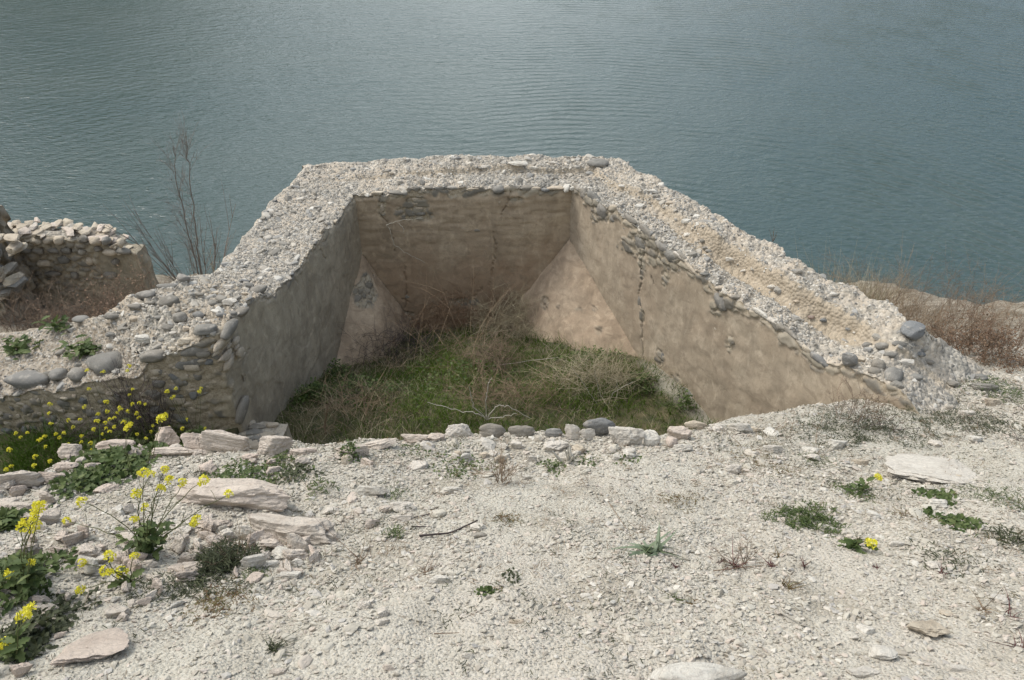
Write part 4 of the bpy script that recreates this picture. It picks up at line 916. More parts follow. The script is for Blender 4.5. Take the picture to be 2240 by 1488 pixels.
GS(2030, 1370, 92, 42, 'tanst', 'large tan flat stone on the lower right gravel', rz=-0.3, thick=0.25, ang=0.7, seed=73)
GS(1930, 1425, 66, 38, 'white', 'rounded pale stone on the lower right gravel', thick=0.35, ang=0.6, seed=74)
GS(1510, 1482, 250, 60, 'white', 'big white boulder cut by the bottom edge of the picture', name='boulder', cat='boulder', thick=0.3, ang=0.5, seed=75, rough=None) if False else GS(1510, 1482, 250, 60, 'white', 'big white boulder cut by the bottom edge of the picture', name='boulder', cat='boulder', thick=0.3, ang=0.5, seed=75)
GS(1890, 1468, 96, 30, 'white', 'low flat white stone at the bottom edge, right of the big boulder', thick=0.2); GS(2100, 1462, 66, 20, 'white', 'thin dark-edged slab near the lower right corner', thick=0.22); GS(1895, 1375, 40, 24, 'white', 'rounded stone left of the large tan stone')
GS(1985, 1225, 0.1, 0.1, 'white', 'x') if False else None
GS(960, 1270, 54, 24, 'white', 'pale stone alone in the middle of the gravel', thick=0.4); GS(800, 1324, 44, 26, 'white', 'left stone of the trio on the lower gravel', thick=0.5); GS(841, 1334, 32, 40, 'white', 'tallest stone of the trio on the lower gravel', thick=0.6, rz=.3); GS(836, 1360, 32, 20, 'white', 'lowest stone of the trio on the lower gravel', thick=0.5)
GS(815, 1076, 76, 28, 'white', 'humped white stone right of the upper long slab', thick=0.35); GS(885, 1110, 62, 28, 'white', 'pale stone with a sharp left end, above a stick', thick=0.4); GS(880, 1135, 54, 18, 'white', 'flat flake just under the pale sharp stone'); GS(840, 1112, 30, 20, 'lime', 'small pink wedge left of the pale sharp stone', thick=0.5); GS(990, 1073, 54, 16, 'white', 'thin white flake left of the dry bush', thick=0.3)
GS(1050, 1153, 46, 22, 'white', 'rounded white stone at the right end of the stick', thick=0.4); GS(1050, 1171, 36, 12, 'cobble', 'small grey pebble under the rounded white stone', thick=0.4, ang=.2)
GS(400, 1190, 44, 54, 'lime', 'tall dark-sided stone at the left of the stone cluster under the long slab', thick=0.9, ang=0.9, sink=0.1); GS(405, 1215, 30, 24, 'lime', 'small stone below the tall one in the stone cluster', thick=.6)
GS(540, 1172, 56, 40, 'white', 'whitest stone of the stone cluster under the long slab', thick=0.7, sink=0.1); GS(495, 1170, 40, 44, 'white', 'upright pale stone beside the whitest one of the cluster', thick=0.8); GS(575, 1182, 36, 30, 'lime', 'rounded pink stone in the stone cluster', thick=0.7); GS(605, 1170, 34, 36, 'lime', 'pink stone touching the long slab in the cluster', thick=0.7)
GS(648, 1196, 60, 48, 'lime', 'biggest cube-like block of the stone cluster', thick=0.8, ang=0.9, sink=0.08, seed=81); GS(575, 1215, 34, 30, 'lime', 'leaning stone in front of the stone cluster', thick=.6); GS(593, 1233, 46, 18, 'white', 'flat white flake in front of the stone cluster', thick=0.3, rz=.3); GS(648, 1230, 34, 20, 'white', 'small white stone under the biggest cube-like block', thick=.5)
GS(450, 1172, 44, 20, 'lime', 'pink stone wedged under the left end of the long slab', thick=.5); GS(635, 1258, 66, 20, 'white', 'flat grey-white slab below the stone cluster', thick=0.25); GS(395, 1240, 54, 34, 'lime', 'flat stone left of the dark spiky weed', thick=0.3, rz=.5); GS(405, 1265, 60, 20, 'lime', 'lower flat stone left of the dark spiky weed', thick=0.25, rz=.1); GS(325, 1230, 46, 20, 'lime', 'small flat stone under the flowering plant', thick=.3, rz=.3)
GS(230, 1067, 54, 24, 'lime', 'flat stone below the leafy green patch', thick=0.3, rz=.2); GS(1283, 1303, 30, 16, 'white', 'oval white stone in the middle of the lower gravel', thick=0.4, ang=.5); GS(1020, 1435, 36, 18, 'white', 'pale stone near the bottom centre', thick=.4); GS(848, 1460, 34, 16, 'lime', 'pink stone at the bottom left of centre', thick=.4); GS(605, 1470, 46, 20, 'lime', 'pink flat stone at the bottom edge on the left', thick=.3); GS(1130, 1360, 36, 12, 'tanst', 'thin tan flake on the central lower gravel', thick=.3)
GS(2055, 1100, 54, 20, 'white', 'long white stone below the largest slab', thick=.3); GS(1910, 1125, 34, 20, 'white', 'roundish stone above the plant with one yellow flower', thick=.4); GS(1960, 1190, 40, 14, 'white', 'flat stone right of the plant with one yellow flower', thick=.3); GS(2045, 1232, 40, 20, 'white', 'leaning flake among weeds right of centre right', thick=.25, rz=-.4)
GS(2190, 1310, 46, 20, 'white', 'pale flake near the red grass at the right edge', thick=.25, rz=-.4)
P = atz(1991, 856, -4.33); tag(stone_mesh(P, 0.30, 0.16, 0.10, -0.1, 78, M['cobble'], 'boulder', None, 0.2, 4, (0, 0), SL, 0.2, 0.02), 'flat grey boulder where the right wall dips under the gravel', 'boulder')
for (a, b, c_, d_, mt, lb) in [(2084, 838, 30, 22, 'cobble', 'small grey cobble on the rubble right of the wall end'), (2143, 825, 34, 18, 'cobble', 'upper grey stone at the right of the rubble spill'), (2154, 847, 62, 16, 'cobble', 'long grey stone at the right of the rubble spill'), (2037, 826, 16, 14, 'redst', 'small dark red stone on the rubble spill'), (2110, 905, 48, 14, 'white', 'pale flake below the rubble spill'), (2170, 880, 50, 16, 'tanst', 'tan layered stone by the green weeds at right')]:
    GS(a, b, c_, d_, mt, lb, 'stone', 'loose_stone', thick=0.45, ang=0.2 if mt in ('cobble', 'redst') else 0.8)
rg = np.random.default_rng(91)
for i in range(58):
    x = rg.uniform(135, 1760); yc_ = np.interp(x, [130, 300, 450, 640, 730, 860, 1000, 1250, 1420, 1540, 1760], [1010, 985, 985, 995, 1002, 980, 968, 975, 975, 948, 915]); y = yc_ + rg.uniform(-12, 40)
    ww = rg.uniform(16, 42); GS(x, y, ww, ww * rg.uniform(0.45, 0.8), ('lime' if x < 900 else 'white') if rg.random() < 0.85 else 'tanst', 'x', rz=rg.uniform(-1, 1), thick=rg.uniform(0.35, 0.7), group='small limestone rubble along the crest', k=3, tilt=(rg.normal() * .2, rg.normal() * .2)); SMALL.append((x, y, LAST[-1]))
rg = np.random.default_rng(93)
for (x0, x1, y0, y1, n, m0, m1) in ((400, 690, 1150, 1265, 40, 30, 70), (10, 330, 1090, 1240, 24, 28, 70), (0, 130, 1040, 1100, 5, 30, 60), (250, 420, 1190, 1330, 9, 24, 50), (60, 340, 1300, 1380, 7, 24, 50), (690, 900, 1060, 1150, 5, 22, 40), (0, 330, 1380, 1480, 4, 22, 46)):
    for i in range(n):
        x = rg.uniform(x0, x1); y = rg.uniform(y0, y1); ww = rg.uniform(m0, m1); GS(x, y, ww, ww * rg.uniform(0.35, 0.75), 'lime' if rg.random() < 0.7 else 'white', 'x', rz=rg.uniform(-1.2, 1.2), sink=0.08, thick=rg.uniform(0.3, 0.7), group='broken limestone pieces on the left of the slope', k=4, tilt=(rg.normal() * .25, rg.normal() * .25)); SMALL.append((x, y, LAST[-1]))
rg = np.random.default_rng(44)
cnt = 0
for i in range(1200):
    if cnt >= 14: break
    x = rg.uniform(20, 2230); y = rg.uniform(985, 1480)
    if rg.random() > (0.35 + 0.65 * (y < 1180)) * (0.5 + 0.5 * (x < 900 or x > 1500)): continue
    P = G(x, y)
    if P[1] > np.interp(P[0], cx_, cy_): continue
    cnt += 1; ww = rg.uniform(13, 30) * (1.15 if y < 1100 else 1)
    GS(x, y, ww, ww * rg.uniform(0.35, 0.65), ['lime', 'white', 'white', 'tanst'][int(rg.integers(0, 4))] if x > 800 else ['lime', 'lime', 'white'][int(rg.integers(0, 3))], None, rz=rg.uniform(-1, 1), thick=rg.uniform(0.25, 0.5), group='small loose limestone pieces on the slope', k=3, tilt=(rg.normal() * .12, rg.normal() * .12)); SMALL.append((x, y, sc.objects[-1] if False else LAST[-1]))

MARKS = [(157, 990, 'the pointed crest stone'), (265, 978, 'the flat crest block'), (425, 962, 'the crest rock pile'), (595, 975, 'the sloping pink crest block'), (770, 985, 'the crest stone with a weed'), (905, 962, 'the low cream crest stone'), (1075, 950, 'the leftmost round boulder'), (1213, 955, 'the small bluish boulder'), (1365, 965, 'the jagged white crest block'), (1490, 955, 'the egg-shaped crest stone'), (1620, 938, 'the stone at the tan wall'), (1720, 930, 'the foot of the tan wall'),
         (520, 1083, 'the upper long slab'), (655, 1165, 'the lower long slab'), (213, 1405, 'the pointed lower left slab'), (190, 1207, 'the blocky stone between flowers'), (265, 1015, 'the round-leaved green patch'), (490, 1235, 'the dark spiky weed'), (836, 1345, 'the stone trio'), (960, 1270, 'the lone pale stone'), (985, 1168, 'the curved dark stick'),
         (1095, 1040, 'the upright dead bush'), (1245, 1005, 'the wood stump'), (1430, 1205, 'the woolly rosette'), (1283, 1303, 'the oval white stone'), (1605, 1028, 'the cube-like white stone'), (1625, 1230, 'the small reddish dead bush'), (1765, 1137, 'the bright green spreading weed'), (1870, 1190, 'the lone yellow flower'), (2035, 1020, 'the largest white slab'),
         (2030, 1370, 'the large tan flat stone'), (1510, 1470, 'the big boulder at the bottom edge'), (2205, 1345, 'the dark red blade'), (600, 1415, 'the star-shaped tuft'), (1930, 1425, 'the rounded lower right stone'), (1065, 1293, 'the round-leaved sprout')]
TONE = {'limestone': 'pinkish', 'white_limestone': 'white', 'tan_limestone': 'tan'}
ORD = ['nearest', 'second nearest', 'third nearest', 'fourth nearest', 'fifth nearest', 'sixth nearest', 'seventh nearest', 'eighth nearest', 'ninth nearest', 'tenth nearest', 'eleventh nearest', 'twelfth nearest', 'thirteenth nearest', 'fourteenth nearest', 'fifteenth nearest', 'sixteenth nearest']
buck = {}
for (x, y, o) in SMALL:
    d = [math.hypot(x - a, (y - b) * 1.5) for a, b, _ in MARKS]; i = int(np.argmin(d)); a, b, nm = MARKS[i]
    dr = ('right of' if x > a else 'left of') if abs(x - a) > abs(y - b) * 1.2 else ('below' if y > b else 'above')
    buck.setdefault((TONE[o.data.materials[0].name], dr, nm), []).append((d[i], o))
for (tn, dr, nm), L_ in buck.items():
    for k, (_, o) in enumerate(sorted(L_, key=lambda q: q[0])):
        o['label'] = f'small {tn} stone {dr} {nm}' + (f', {ORD[min(k, 15)]} of {len(L_)} such' if len(L_) > 1 else '')
# ------------------------------------------------------------------ gravel on the slope (nobody could count it)
def gravel(n_small, n_big):
    rg = np.random.default_rng(5); mb = MB()
    for (n, k, s0, s1, pw) in ((n_small, 0, 0.009, 0.034, 2.4), (n_big, 1, 0.020, 0.050, 2.0), (1000, 3, 0.045, 0.12, 2.4), (80000, 0, 0.004, 0.012, 1.5)):
        x = rg.uniform(-5.2, 7.2, int(n * 2.4)); y = 0.75 + 6.9 * rg.random(int(n * 2.4)) ** 1.15
        wv = 0.85 * y + 1.5; keep = (np.abs(x) < wv) & (y < np.interp(x, cx_, cy_) + np.where(x > 3.0, 3, 0.12) + 0.05)
        den = 0.5 + 0.5 * fbm(np.stack([x, y, x * 0], 1) * 1.1, 3, 66)
        bare = sstep(0.0, 0.45, fbm(np.stack([x, y, x * 0], 1) * 1.35, 3, 68) + 0.22 * (2.7 - y) + 0.10)
        if s1 > 0.02: keep &= rg.random(len(x)) < (0.6 + 0.4 * den) * (1 - 0.72 * bare)
        else: keep &= y < 4.2
        if k: keep &= rg.random(len(x)) < (0.18 + 0.82 * sstep(2.3, 3.8, y)) * 2 * (0.15 + 1.2 * np.clip(fbm(np.stack([x, y, x * 0], 1) * 0.9, 2, 67) + 0.25 + 0.15 * (y - 3), 0, 1))
        x, y = x[keep][:n], y[keep][:n]; m = len(x); z = h_terr(x, y); L = np.stack([x, y, z], 1); sz = s0 + (s1 - s0) * rg.random(m) ** pw
        Rb = np.stack([[1, 0, 0], [0, 0.888, -0.46], [0, 0.46, 0.888]], 1)
        for kk in range(7):
            if k: V, FC = rock_shape(300 + kk, k, 0.9, 0.05 if k == 1 else 0.11)
            else:
                V, FC = ico(1); 
                V = V.copy(); r2 = np.random.default_rng(700 + kk); V = V * (1 + 0.28 * r2.normal(size=(len(V), 1)))
                # ico(1) = 12 verts in Blender's numbering
            s = np.arange(m) % 7 == kk; q = int(s.sum())
            a = rg.uniform(0, 6.28, q); tx = rg.normal(size=q) * 0.3; ty = rg.normal(size=q) * 0.3
            A = np.array([Rb @ euler(tx[i], ty[i], a[i]) for i in range(q)]); sc3 = np.stack([np.ones(q), rg.uniform(0.5, 1, q), rg.uniform(0.22, 0.6, q)], 1)
            A = A * sc3[:, None, :] * (sz[s] * 0.5)[:, None, None]
            V2, F2, r = scatter(V, FC, A, L[s] + np.array([0, 0, 0.002]), rg.random(q)); mb.add(V2, F2, r)
    tag(mb.build('gravel', M['chips'], loc=(0, 3, -3)), 'loose pale limestone gravel covering the near slope', 'gravel', kind='stuff')
gravel(120000, 25000)

# ------------------------------------------------------------------ plants
LT = leaf_tpl(3, 0.30, 0.3); LR = leaf_tpl(1, 0.42, 0.2); LN = leaf_tpl(0, 0.14, 0.3); LN = leaf_tpl(1, 0.10, 0.25)
def surf(x, y): return h_terr(np.asarray(x), np.asarray(y))
def leaf_cloud(tpl, L, size, rg, up=0.5, spread=1.0):
    n = len(L); D = rg.normal(size=(n, 3)) * spread; D[:, 2] = np.abs(D[:, 2]) * up; D /= np.linalg.norm(D, axis=1)[:, None]
    A = frames(D, rg, 0.4) * (size * rg.uniform(0.6, 1.3, n))[:, None, None]
    return scatter(tpl[0], tpl[1], A, L, rg.random(n))
def patch(px, py, w_, h_, n, tpl, size, mat, label, cat, name, seed, hgt=0.05, stems=0, stemmat='gstem', group=None, up=0.5):
    """low leafy weed spread over an ellipse of ground"""
    rg = np.random.default_rng(seed); C = G(px, py); s = proj(C)[2] / F; wd = px > 1700 and py < 1260; n = int(n * (1.15 if wd else 0.9)); w_ = w_ * (1.25 if wd else 1.1); h_ = h_ * (1.2 if wd else 1.1)
    rr_ = ray(px, py); rx = w_ * s / 2; ry = h_ * s / 2 / max(0.25, math.sin(math.atan2(-rr_[2], math.hypot(rr_[0], rr_[1])) - (R(27.5) if C[1] < np.interp(C[0], cx_, cy_) else 0))); ry = min(ry, rx * 1.2); n = int(n * 1.7); size = size * 0.68
    a = rg.uniform(0, 6.28, n); r = rg.random(n) ** 0.6; cl = 1 + 0.3 * np.sin(a * 3 + seed) + 0.2 * np.sin(a * 7 + seed)
    x = C[0] + np.cos(a) * r * rx * cl; y = C[1] + np.sin(a) * r * ry * cl; z = surf(x, y) + rg.random(n) * hgt * (1.2 - r)
    V, FC, A = leaf_cloud(tpl, np.stack([x, y, z], 1), size, rg, up)
    if stems:
        e_ = empty(name, (C[0], C[1], C[2]), label, cat, group)
        MB().add(V, FC, A).build('leaves', M[mat], e_, smooth=True)
        pl = []
        for _ in range(stems):
            aa = rg.uniform(0, 6.28); rr = rg.random() * 0.7; b = np.array([C[0] + math.cos(aa) * rr * rx, C[1] + math.sin(aa) * rr * ry, 0]); b[2] = hz(b[0], b[1])
            pl += branch(b, (rg.normal() * .6, rg.normal() * .6, 0.8), hgt * rg.uniform(1, 2.2), 0.0016, rg, 1, 3)
        V, FC = tubes(pl); MB().add(V, FC, 0.5).build('stems', M[stemmat], e_)
        return e_
    return tag(MB().add(V, FC, A).build(name, M[mat], loc=C, smooth=True), label, cat, group)
def tuft(px, py, w_, h_, n, mat, label, cat, name, seed, group=None, width=0.004, P=None, bend=0.7):
    rg = np.random.default_rng(seed); C = G(px, py) if P is None else P; s = proj(C)[2] / F
    B = C + rg.normal(size=(n, 3)) * np.array([w_ * s * 0.12, w_ * s * 0.12, 0]); B[:, 2] = surf(B[:, 0], B[:, 1]) if P is None else C[2]
    D = rg.normal(size=(n, 3)) * np.array([w_ * s * 0.5, w_ * s * 0.5, 0]); D[:, 2] = h_ * s; Ln = np.linalg.norm(D, axis=1); D /= Ln[:, None]
    V, FC, A = blades(B, D, Ln * rg.uniform(0.5, 1.2, n), np.full(n, width), rg, 4, bend)
    return tag(MB().add(V, FC, A).build(name, M[mat], loc=C), label, cat, group)
def twigs(P, n, L, r, seed, mat, label, cat, name, spread=0.6, depth=2, nb=4, up=1.0, base=0.05, group=None, wob=0.25, droop=0.0, sides=3, lenf=0.5, leafy=None, leafn=0, leafs=0.02):
    rg = np.random.default_rng(seed); pl = []
    for _ in range(n):
        b = np.array(P) + np.array([rg.normal() * base, rg.normal() * base, 0])
        pl += branch(b, (rg.normal() * spread, rg.normal() * spread, up), L * rg.uniform(0.6, 1.1), r, rg, depth, nb, 0.6, wob, droop, 8, lenf)
    V, FC = tubes(pl, sides)
    k = np.cumsum([0] + [len(p[0]) * sides for p in pl]); A = np.concatenate([np.full(k[i + 1] - k[i], rg.random()) for i in range(len(pl))])
    if leafy is None:
        return tag(MB().add(V, FC, A).build(name, M[mat], loc=P), label, cat, group)
    e_ = empty(name, P, label, cat, group); MB().add(V, FC, A).build('stems', M[mat], e_)
    allp = np.concatenate([p[0][len(p[0]) // 3:] for p in pl]); ii = rg.integers(0, len(allp), leafn)
    V, FC, A = leaf_cloud(LR, allp[ii] + rg.normal(size=(leafn, 3)) * 0.015, leafs, rg, 0.8)
    MB().add(V, FC, A).build('leaves', M[leafy], e_)
    return e_

def sprigs(n, mat, name, label, seed, size, tpl):
    rg = np.random.default_rng(seed); x = rg.uniform(-3.8, 6, n * 4); y = rg.uniform(1.3, 6.5, n * 4); nz = fbm(np.stack([x, y, x * 0], 1) * 1.3, 3, seed)
    k = (np.abs(x) < 0.85 * y + 0.4) & (y < np.interp(x, cx_, cy_) - 0.02) & (nz + 0.30 * (y - 3.2) + 0.22 * (x > 1.5) + 0.1 * (x < -0.8) > rg.uniform(-0.2, 0.7, n * 4)); x, y = x[k][:n], y[k][:n]; m = len(x)
    kk = 9; X = np.repeat(x, kk) + rg.normal(size=m * kk) * 0.022; Y = np.repeat(y, kk) + rg.normal(size=m * kk) * 0.022; Z = surf(X, Y) + rg.random(m * kk) * 0.02 + 0.004
    V, FC, A = leaf_cloud(tpl, np.stack([X, Y, Z], 1), size, rg, 0.7); tint = np.repeat(np.repeat(rg.random(m), kk), len(tpl[0])); tag(MB().add(V, FC, 0.4 * A + 0.6 * tint).build(name, M[mat], loc=(0.5, 4, -3.8)), label, 'ground cover', kind='stuff')
sprigs(1500, 'darkweed', 'green_sprigs', 'tiny dull green sprigs sprouting all over the gravel slope', 71, 0.017, LN)
sprigs(500, 'rusty', 'rusty_sprigs', 'tiny rust-coloured sprigs sprouting between the gravel', 72, 0.015, LN)
sprigs(500, 'dry', 'dead_litter', 'scattered bits of dry dead stems on the gravel', 73, 0.030, (LN[0] * np.array([1, .4, .5]), LN[1]))
# grass inside the hollow and in the pit on the left
def field(n, region, name, label, mat, hgt, seed, width=0.006):
    rg = np.random.default_rng(seed); x, y = region(rg, n); k = len(x)
    B = np.stack([x, y, surf(x, y) - 0.01], 1); D = rg.normal(size=(k, 3)) * 0.38; D[:, 2] = 1; D /= np.linalg.norm(D, axis=1)[:, None]
    cl = np.clip(1 + 0.8 * fbm(B * np.array([2.2, 2.2, 0]), 3, seed), 0.25, 2)
    V, FC, A = blades(B, D, hgt * cl * rg.uniform(0.5, 1.25, k), np.full(k, width), rg, 3, 0.6)
    # clumps of one tint
    tint = np.clip(0.5 + 0.45 * fbm(B * np.array([1.3, 1.3, 0]) + 5, 3, seed + 3), 0, 1); A = 0.45 * A + 0.55 * np.repeat(tint, 8)
    return tag(MB().add(V, FC, A).build(name, M[mat], loc=(float(x.mean()), float(y.mean()), float(B[:, 2].mean()))), label, 'grass', kind='stuff')
def reg_in(rg, n):
    x = rg.uniform(-2.5, 2.3, n * 2); y = rg.uniform(4.6, 8.45, n * 2); yc = np.interp(x, cx_, cy_)
    k = (x > -3.58 + 0.2095 * y + 0.02) & (x < 5.56 - 0.5737 * y) & (y > yc + 0.35) & (h_terr(x, y) < -4.95)
    bare = 5.59 - 0.5737 * y - x + 0.15 * fbm(np.stack([x, y, x * 0], 1) * 3, 2, 5); k &= ~((bare < 0.34) & (rg.random(len(x)) < 0.3) & (y < 7.0))
    return x[k][:n], y[k][:n]
def reg_dry(rg, n):
    x, y = reg_in(rg, n); k = fbm(np.stack([x, y, x * 0], 1) * 1.6, 3, 55) > -0.05; return x[k], y[k]
def reg_pit(rg, n):
    x = rg.uniform(-5.2, -2.45, n * 2); y = rg.uniform(3.1, 5.32, n * 2); yc = np.interp(x, cx_, cy_)
    k = (y > yc + 0.22) & ((x < -2.62) | (y < 5.0)); return x[k][:n], y[k][:n]
field(26000, reg_in, 'green_grass', 'bright green grass growing on the floor of the roofless ruin', 'grass', 0.13, 3)
field(9000, reg_dry, 'dry_grass', 'thin straw-coloured dead grass standing among the green on the ruin floor', 'straw', 0.17, 9, 0.004)
field(14000, reg_pit, 'green_grass', 'dark green grass in the ditch under the low boulder wall', 'grass', 0.22, 4)

# dead brush heaps inside the ruin
def inP(px, py): 
    P = G(px, py); return P
M['rustbrush'] = m_plain('rusty_brush', [(0.15, 0.085, 0.05), (0.26, 0.165, 0.10), (0.36, 0.26, 0.17)])
def mound(P, rx, ry, hh, n, L, r, seed, mat, label, name='dry_brush', rnd0=0.0):
    rg = np.random.default_rng(seed); pl = []
    for _ in range(n):
        a = rg.uniform(0, 6.28); q = rg.random() ** 0.5; b = np.array([P[0] + math.cos(a) * q * rx, P[1] + math.sin(a) * q * ry, 0]); b[2] = hz(b[0], b[1]) + hh * (1 - q * q) * rg.random()
        pl += branch(b, (rg.normal() * .8, rg.normal() * .8, 0.6 * rg.normal() + 0.6), L * rg.uniform(0.5, 1.2), r, rg, 2 if L < .6 else 1, 3, 0.9, 0.22, 0.3, 6, 0.55)
    V, FC = tubes(pl); k = np.cumsum([0] + [len(p[0]) * 3 for p in pl]); A = np.concatenate([np.full(k[i + 1] - k[i], rg.random()) for i in range(len(pl))])
    return tag(MB().add(V, FC, A).build(name, M[mat], loc=P), label, 'dry shrub')
mound(inP(1010, 712), 0.80, 0.28, 0.62, 520, 0.44, 0.0030, 1, 'rustbrush', 'tangle of rusty dead brush against the brown back wall')
mound(inP(850, 775), 0.45, 0.35, 0.35, 150, 0.42, 0.0028, 2, 'darktwig', 'dark dead brush at the foot of the left buttress')
mound(inP(1120, 735), 0.42, 0.30, 0.50, 330, 0.42, 0.0028, 3, 'straw', 'pale straw-coloured dead bush left of the pitted buttress')
mound(inP(1070, 800), 0.22, 0.30, 0.30, 110, 0.40, 0.0028, 4, 'redtwig', 'reddish dead stems in the middle of the hollow')
mound(inP(1110, 880), 0.6, 0.22, 0.25, 130, 0.40, 0.0026, 5, 'dry', 'brown dead brush in the front middle of the hollow')
mound(inP(1300, 850), 0.42, 0.25, 0.34, 190, 0.42, 0.0028, 6, 'straw', 'pale dead bush at the right of the hollow floor')
mound(inP(780, 900), 0.4, 0.28, 0.2, 80, 0.42, 0.0026, 7, 'dry', 'thin brown dead brush at the left front of the hollow')
mound(inP(950, 790), 0.8, 0.4, 0.3, 60, 0.9, 0.0026, 8, 'dry', 'loose arching dead stems across the hollow floor')
mound(inP(1190, 690), 0.22, 0.12, 0.3, 60, 0.35, 0.0026, 9, 'darktwig', 'small dark brush at the foot of the pitted buttress')
def stick_px(pts, Y, r, mat, label, name='bare_stick', sides=5, offs=None, parent=None):
    P = np.array([aty(a, b, Y + (offs[i] if offs else 0)) for i, (a, b) in enumerate(pts)]); k = len(P); tt = np.linspace(0, k - 1, k * 5)
    P = np.stack([np.interp(tt, np.arange(k), P[:, j]) for j in range(3)], 1); P[1:-1] += 0.004 * np.random.default_rng(int(pts[0][0])).normal(size=P[1:-1].shape)
    V, FC = tubes([(P, np.linspace(r, r * 0.5, len(P)))], sides); V0 = P[0]
    o = MB().add(V, FC, 0.6).build(name, M[mat], parent, loc=None if parent else V0)
    return o if parent else tag(o, label, 'stick')
stick_px([(910, 838), (985, 812), (1100, 796), (1220, 782)], 7.1, 0.006, 'grey', 'long thin bleached stick arching across the hollow', offs=[0, 0, 0.05, 0.1])
bb = aty(1065, 918, 5.75); bs = empty('bleached_branch', bb, 'bleached forked branch standing behind the round crest boulders', 'branch')
for pts in ([(1065, 918), (1045, 905), (1000, 898), (935, 880)], [(1065, 918), (1062, 880), (1068, 840), (1076, 825)], [(1065, 918), (1035, 890), (1026, 845)], [(1065, 918), (1085, 888), (1110, 888), (1160, 915)], [(1065, 918), (1100, 912), (1130, 905)]):
    stick_px(pts, 5.75, 0.006, 'grey', None, 'limb', parent=bs)
bb = aty(1325, 905, 6.3); bs = empty('bleached_branch', bb, 'fan of grey dead stems over the green grass at the right of the hollow', 'branch')
for pts in ([(1320, 905), (1290, 860), (1250, 800)], [(1325, 905), (1340, 860), (1385, 835)], [(1330, 902), (1310, 850), (1300, 810)], [(1328, 905), (1350, 870), (1350, 830)]): stick_px(pts, 6.3, 0.004, 'grey', None, 'limb', parent=bs)
bb = aty(880, 520, 8.35); bs = empty('dead_creeper', bb, 'thin dead creeper hanging down the cracked left part of the back wall', 'branch')
for pts in ([(845, 492), (880, 482), (925, 478)], [(852, 500), (862, 535), (900, 560), (930, 575)], [(870, 488), (884, 500), (882, 512)], [(845, 492), (852, 500)]): stick_px(pts, 8.35, 0.004, 'grey', None, 'stem', parent=bs)
P = inP(712, 950); twigs(P, 1, 0.55, 0.010, 31, 'dry', 'upright dry brown seed spike at the left front of the hollow', 'dry plant', 'seed_spike', 0.03, 1, 14, 1.0, 0.0, lenf=0.07)
rg = np.random.default_rng(3)
for i, (a, b, w_, n, lb) in enumerate([(690, 870, 90, 260, 'broad leafy green weeds at the foot of the left wall'), (740, 820, 70, 160, 'small leafy weeds beside the left buttress'), (1395, 850, 70, 200, 'leafy green weed at the foot of the tan wall crack'), (1290, 795, 110, 200, 'low weeds along the foot of the pitted buttress'), (1000, 830, 300, 380, 'scattered leafy weeds in the middle of the hollow grass'), (800, 860, 160, 300, 'leafy weeds among dead stems at the left of the hollow'), (1500, 890, 40, 70, 'small green weed where the tan wall meets the debris')]):
    o = patch(a, b, w_, w_ * 0.45, n, LR, 0.045, 'weed', lb, 'weed', 'leafy_weed', 60 + i, 0.22)
    if n > 290: o['kind'] = 'stuff'

# mustard plants
def head_mesh(seed, s=0.022):
    rg = np.random.default_rng(seed); tp = np.array([(0, 0, 0), (0.8, -0.45, 0.15), (1.1, 0, 0.1), (0.8, 0.45, 0.15)]); tf = np.array([[0, 1, 2, 3]])
    L, D = [], []
    for _ in range(17):
        d = rg.normal(size=3); d[2] = abs(d[2]) * 0.8; d /= np.linalg.norm(d); c = d * s * rg.uniform(0.5, 1.0)
        for k in range(4):
            a = k * PI / 2 + rg.uniform(0, 0.3); u = np.cross(d, [0.3, 0.5, 0.8]); u /= np.linalg.norm(u); v = np.cross(d, u); L.append(c); D.append(np.cos(a) * u + np.sin(a) * v + d * 0.3)
    A = frames(np.array(D), rg, 0.9) * (s * 0.42)
    V, FC, r = scatter(tp, tf, A, np.array(L), rg.random(len(L))); me = mesh_data('flower_head', V, [FC], M['yellow'], {'rnd': r})
    return me
HEADS = [head_mesh(i) for i in range(4)]
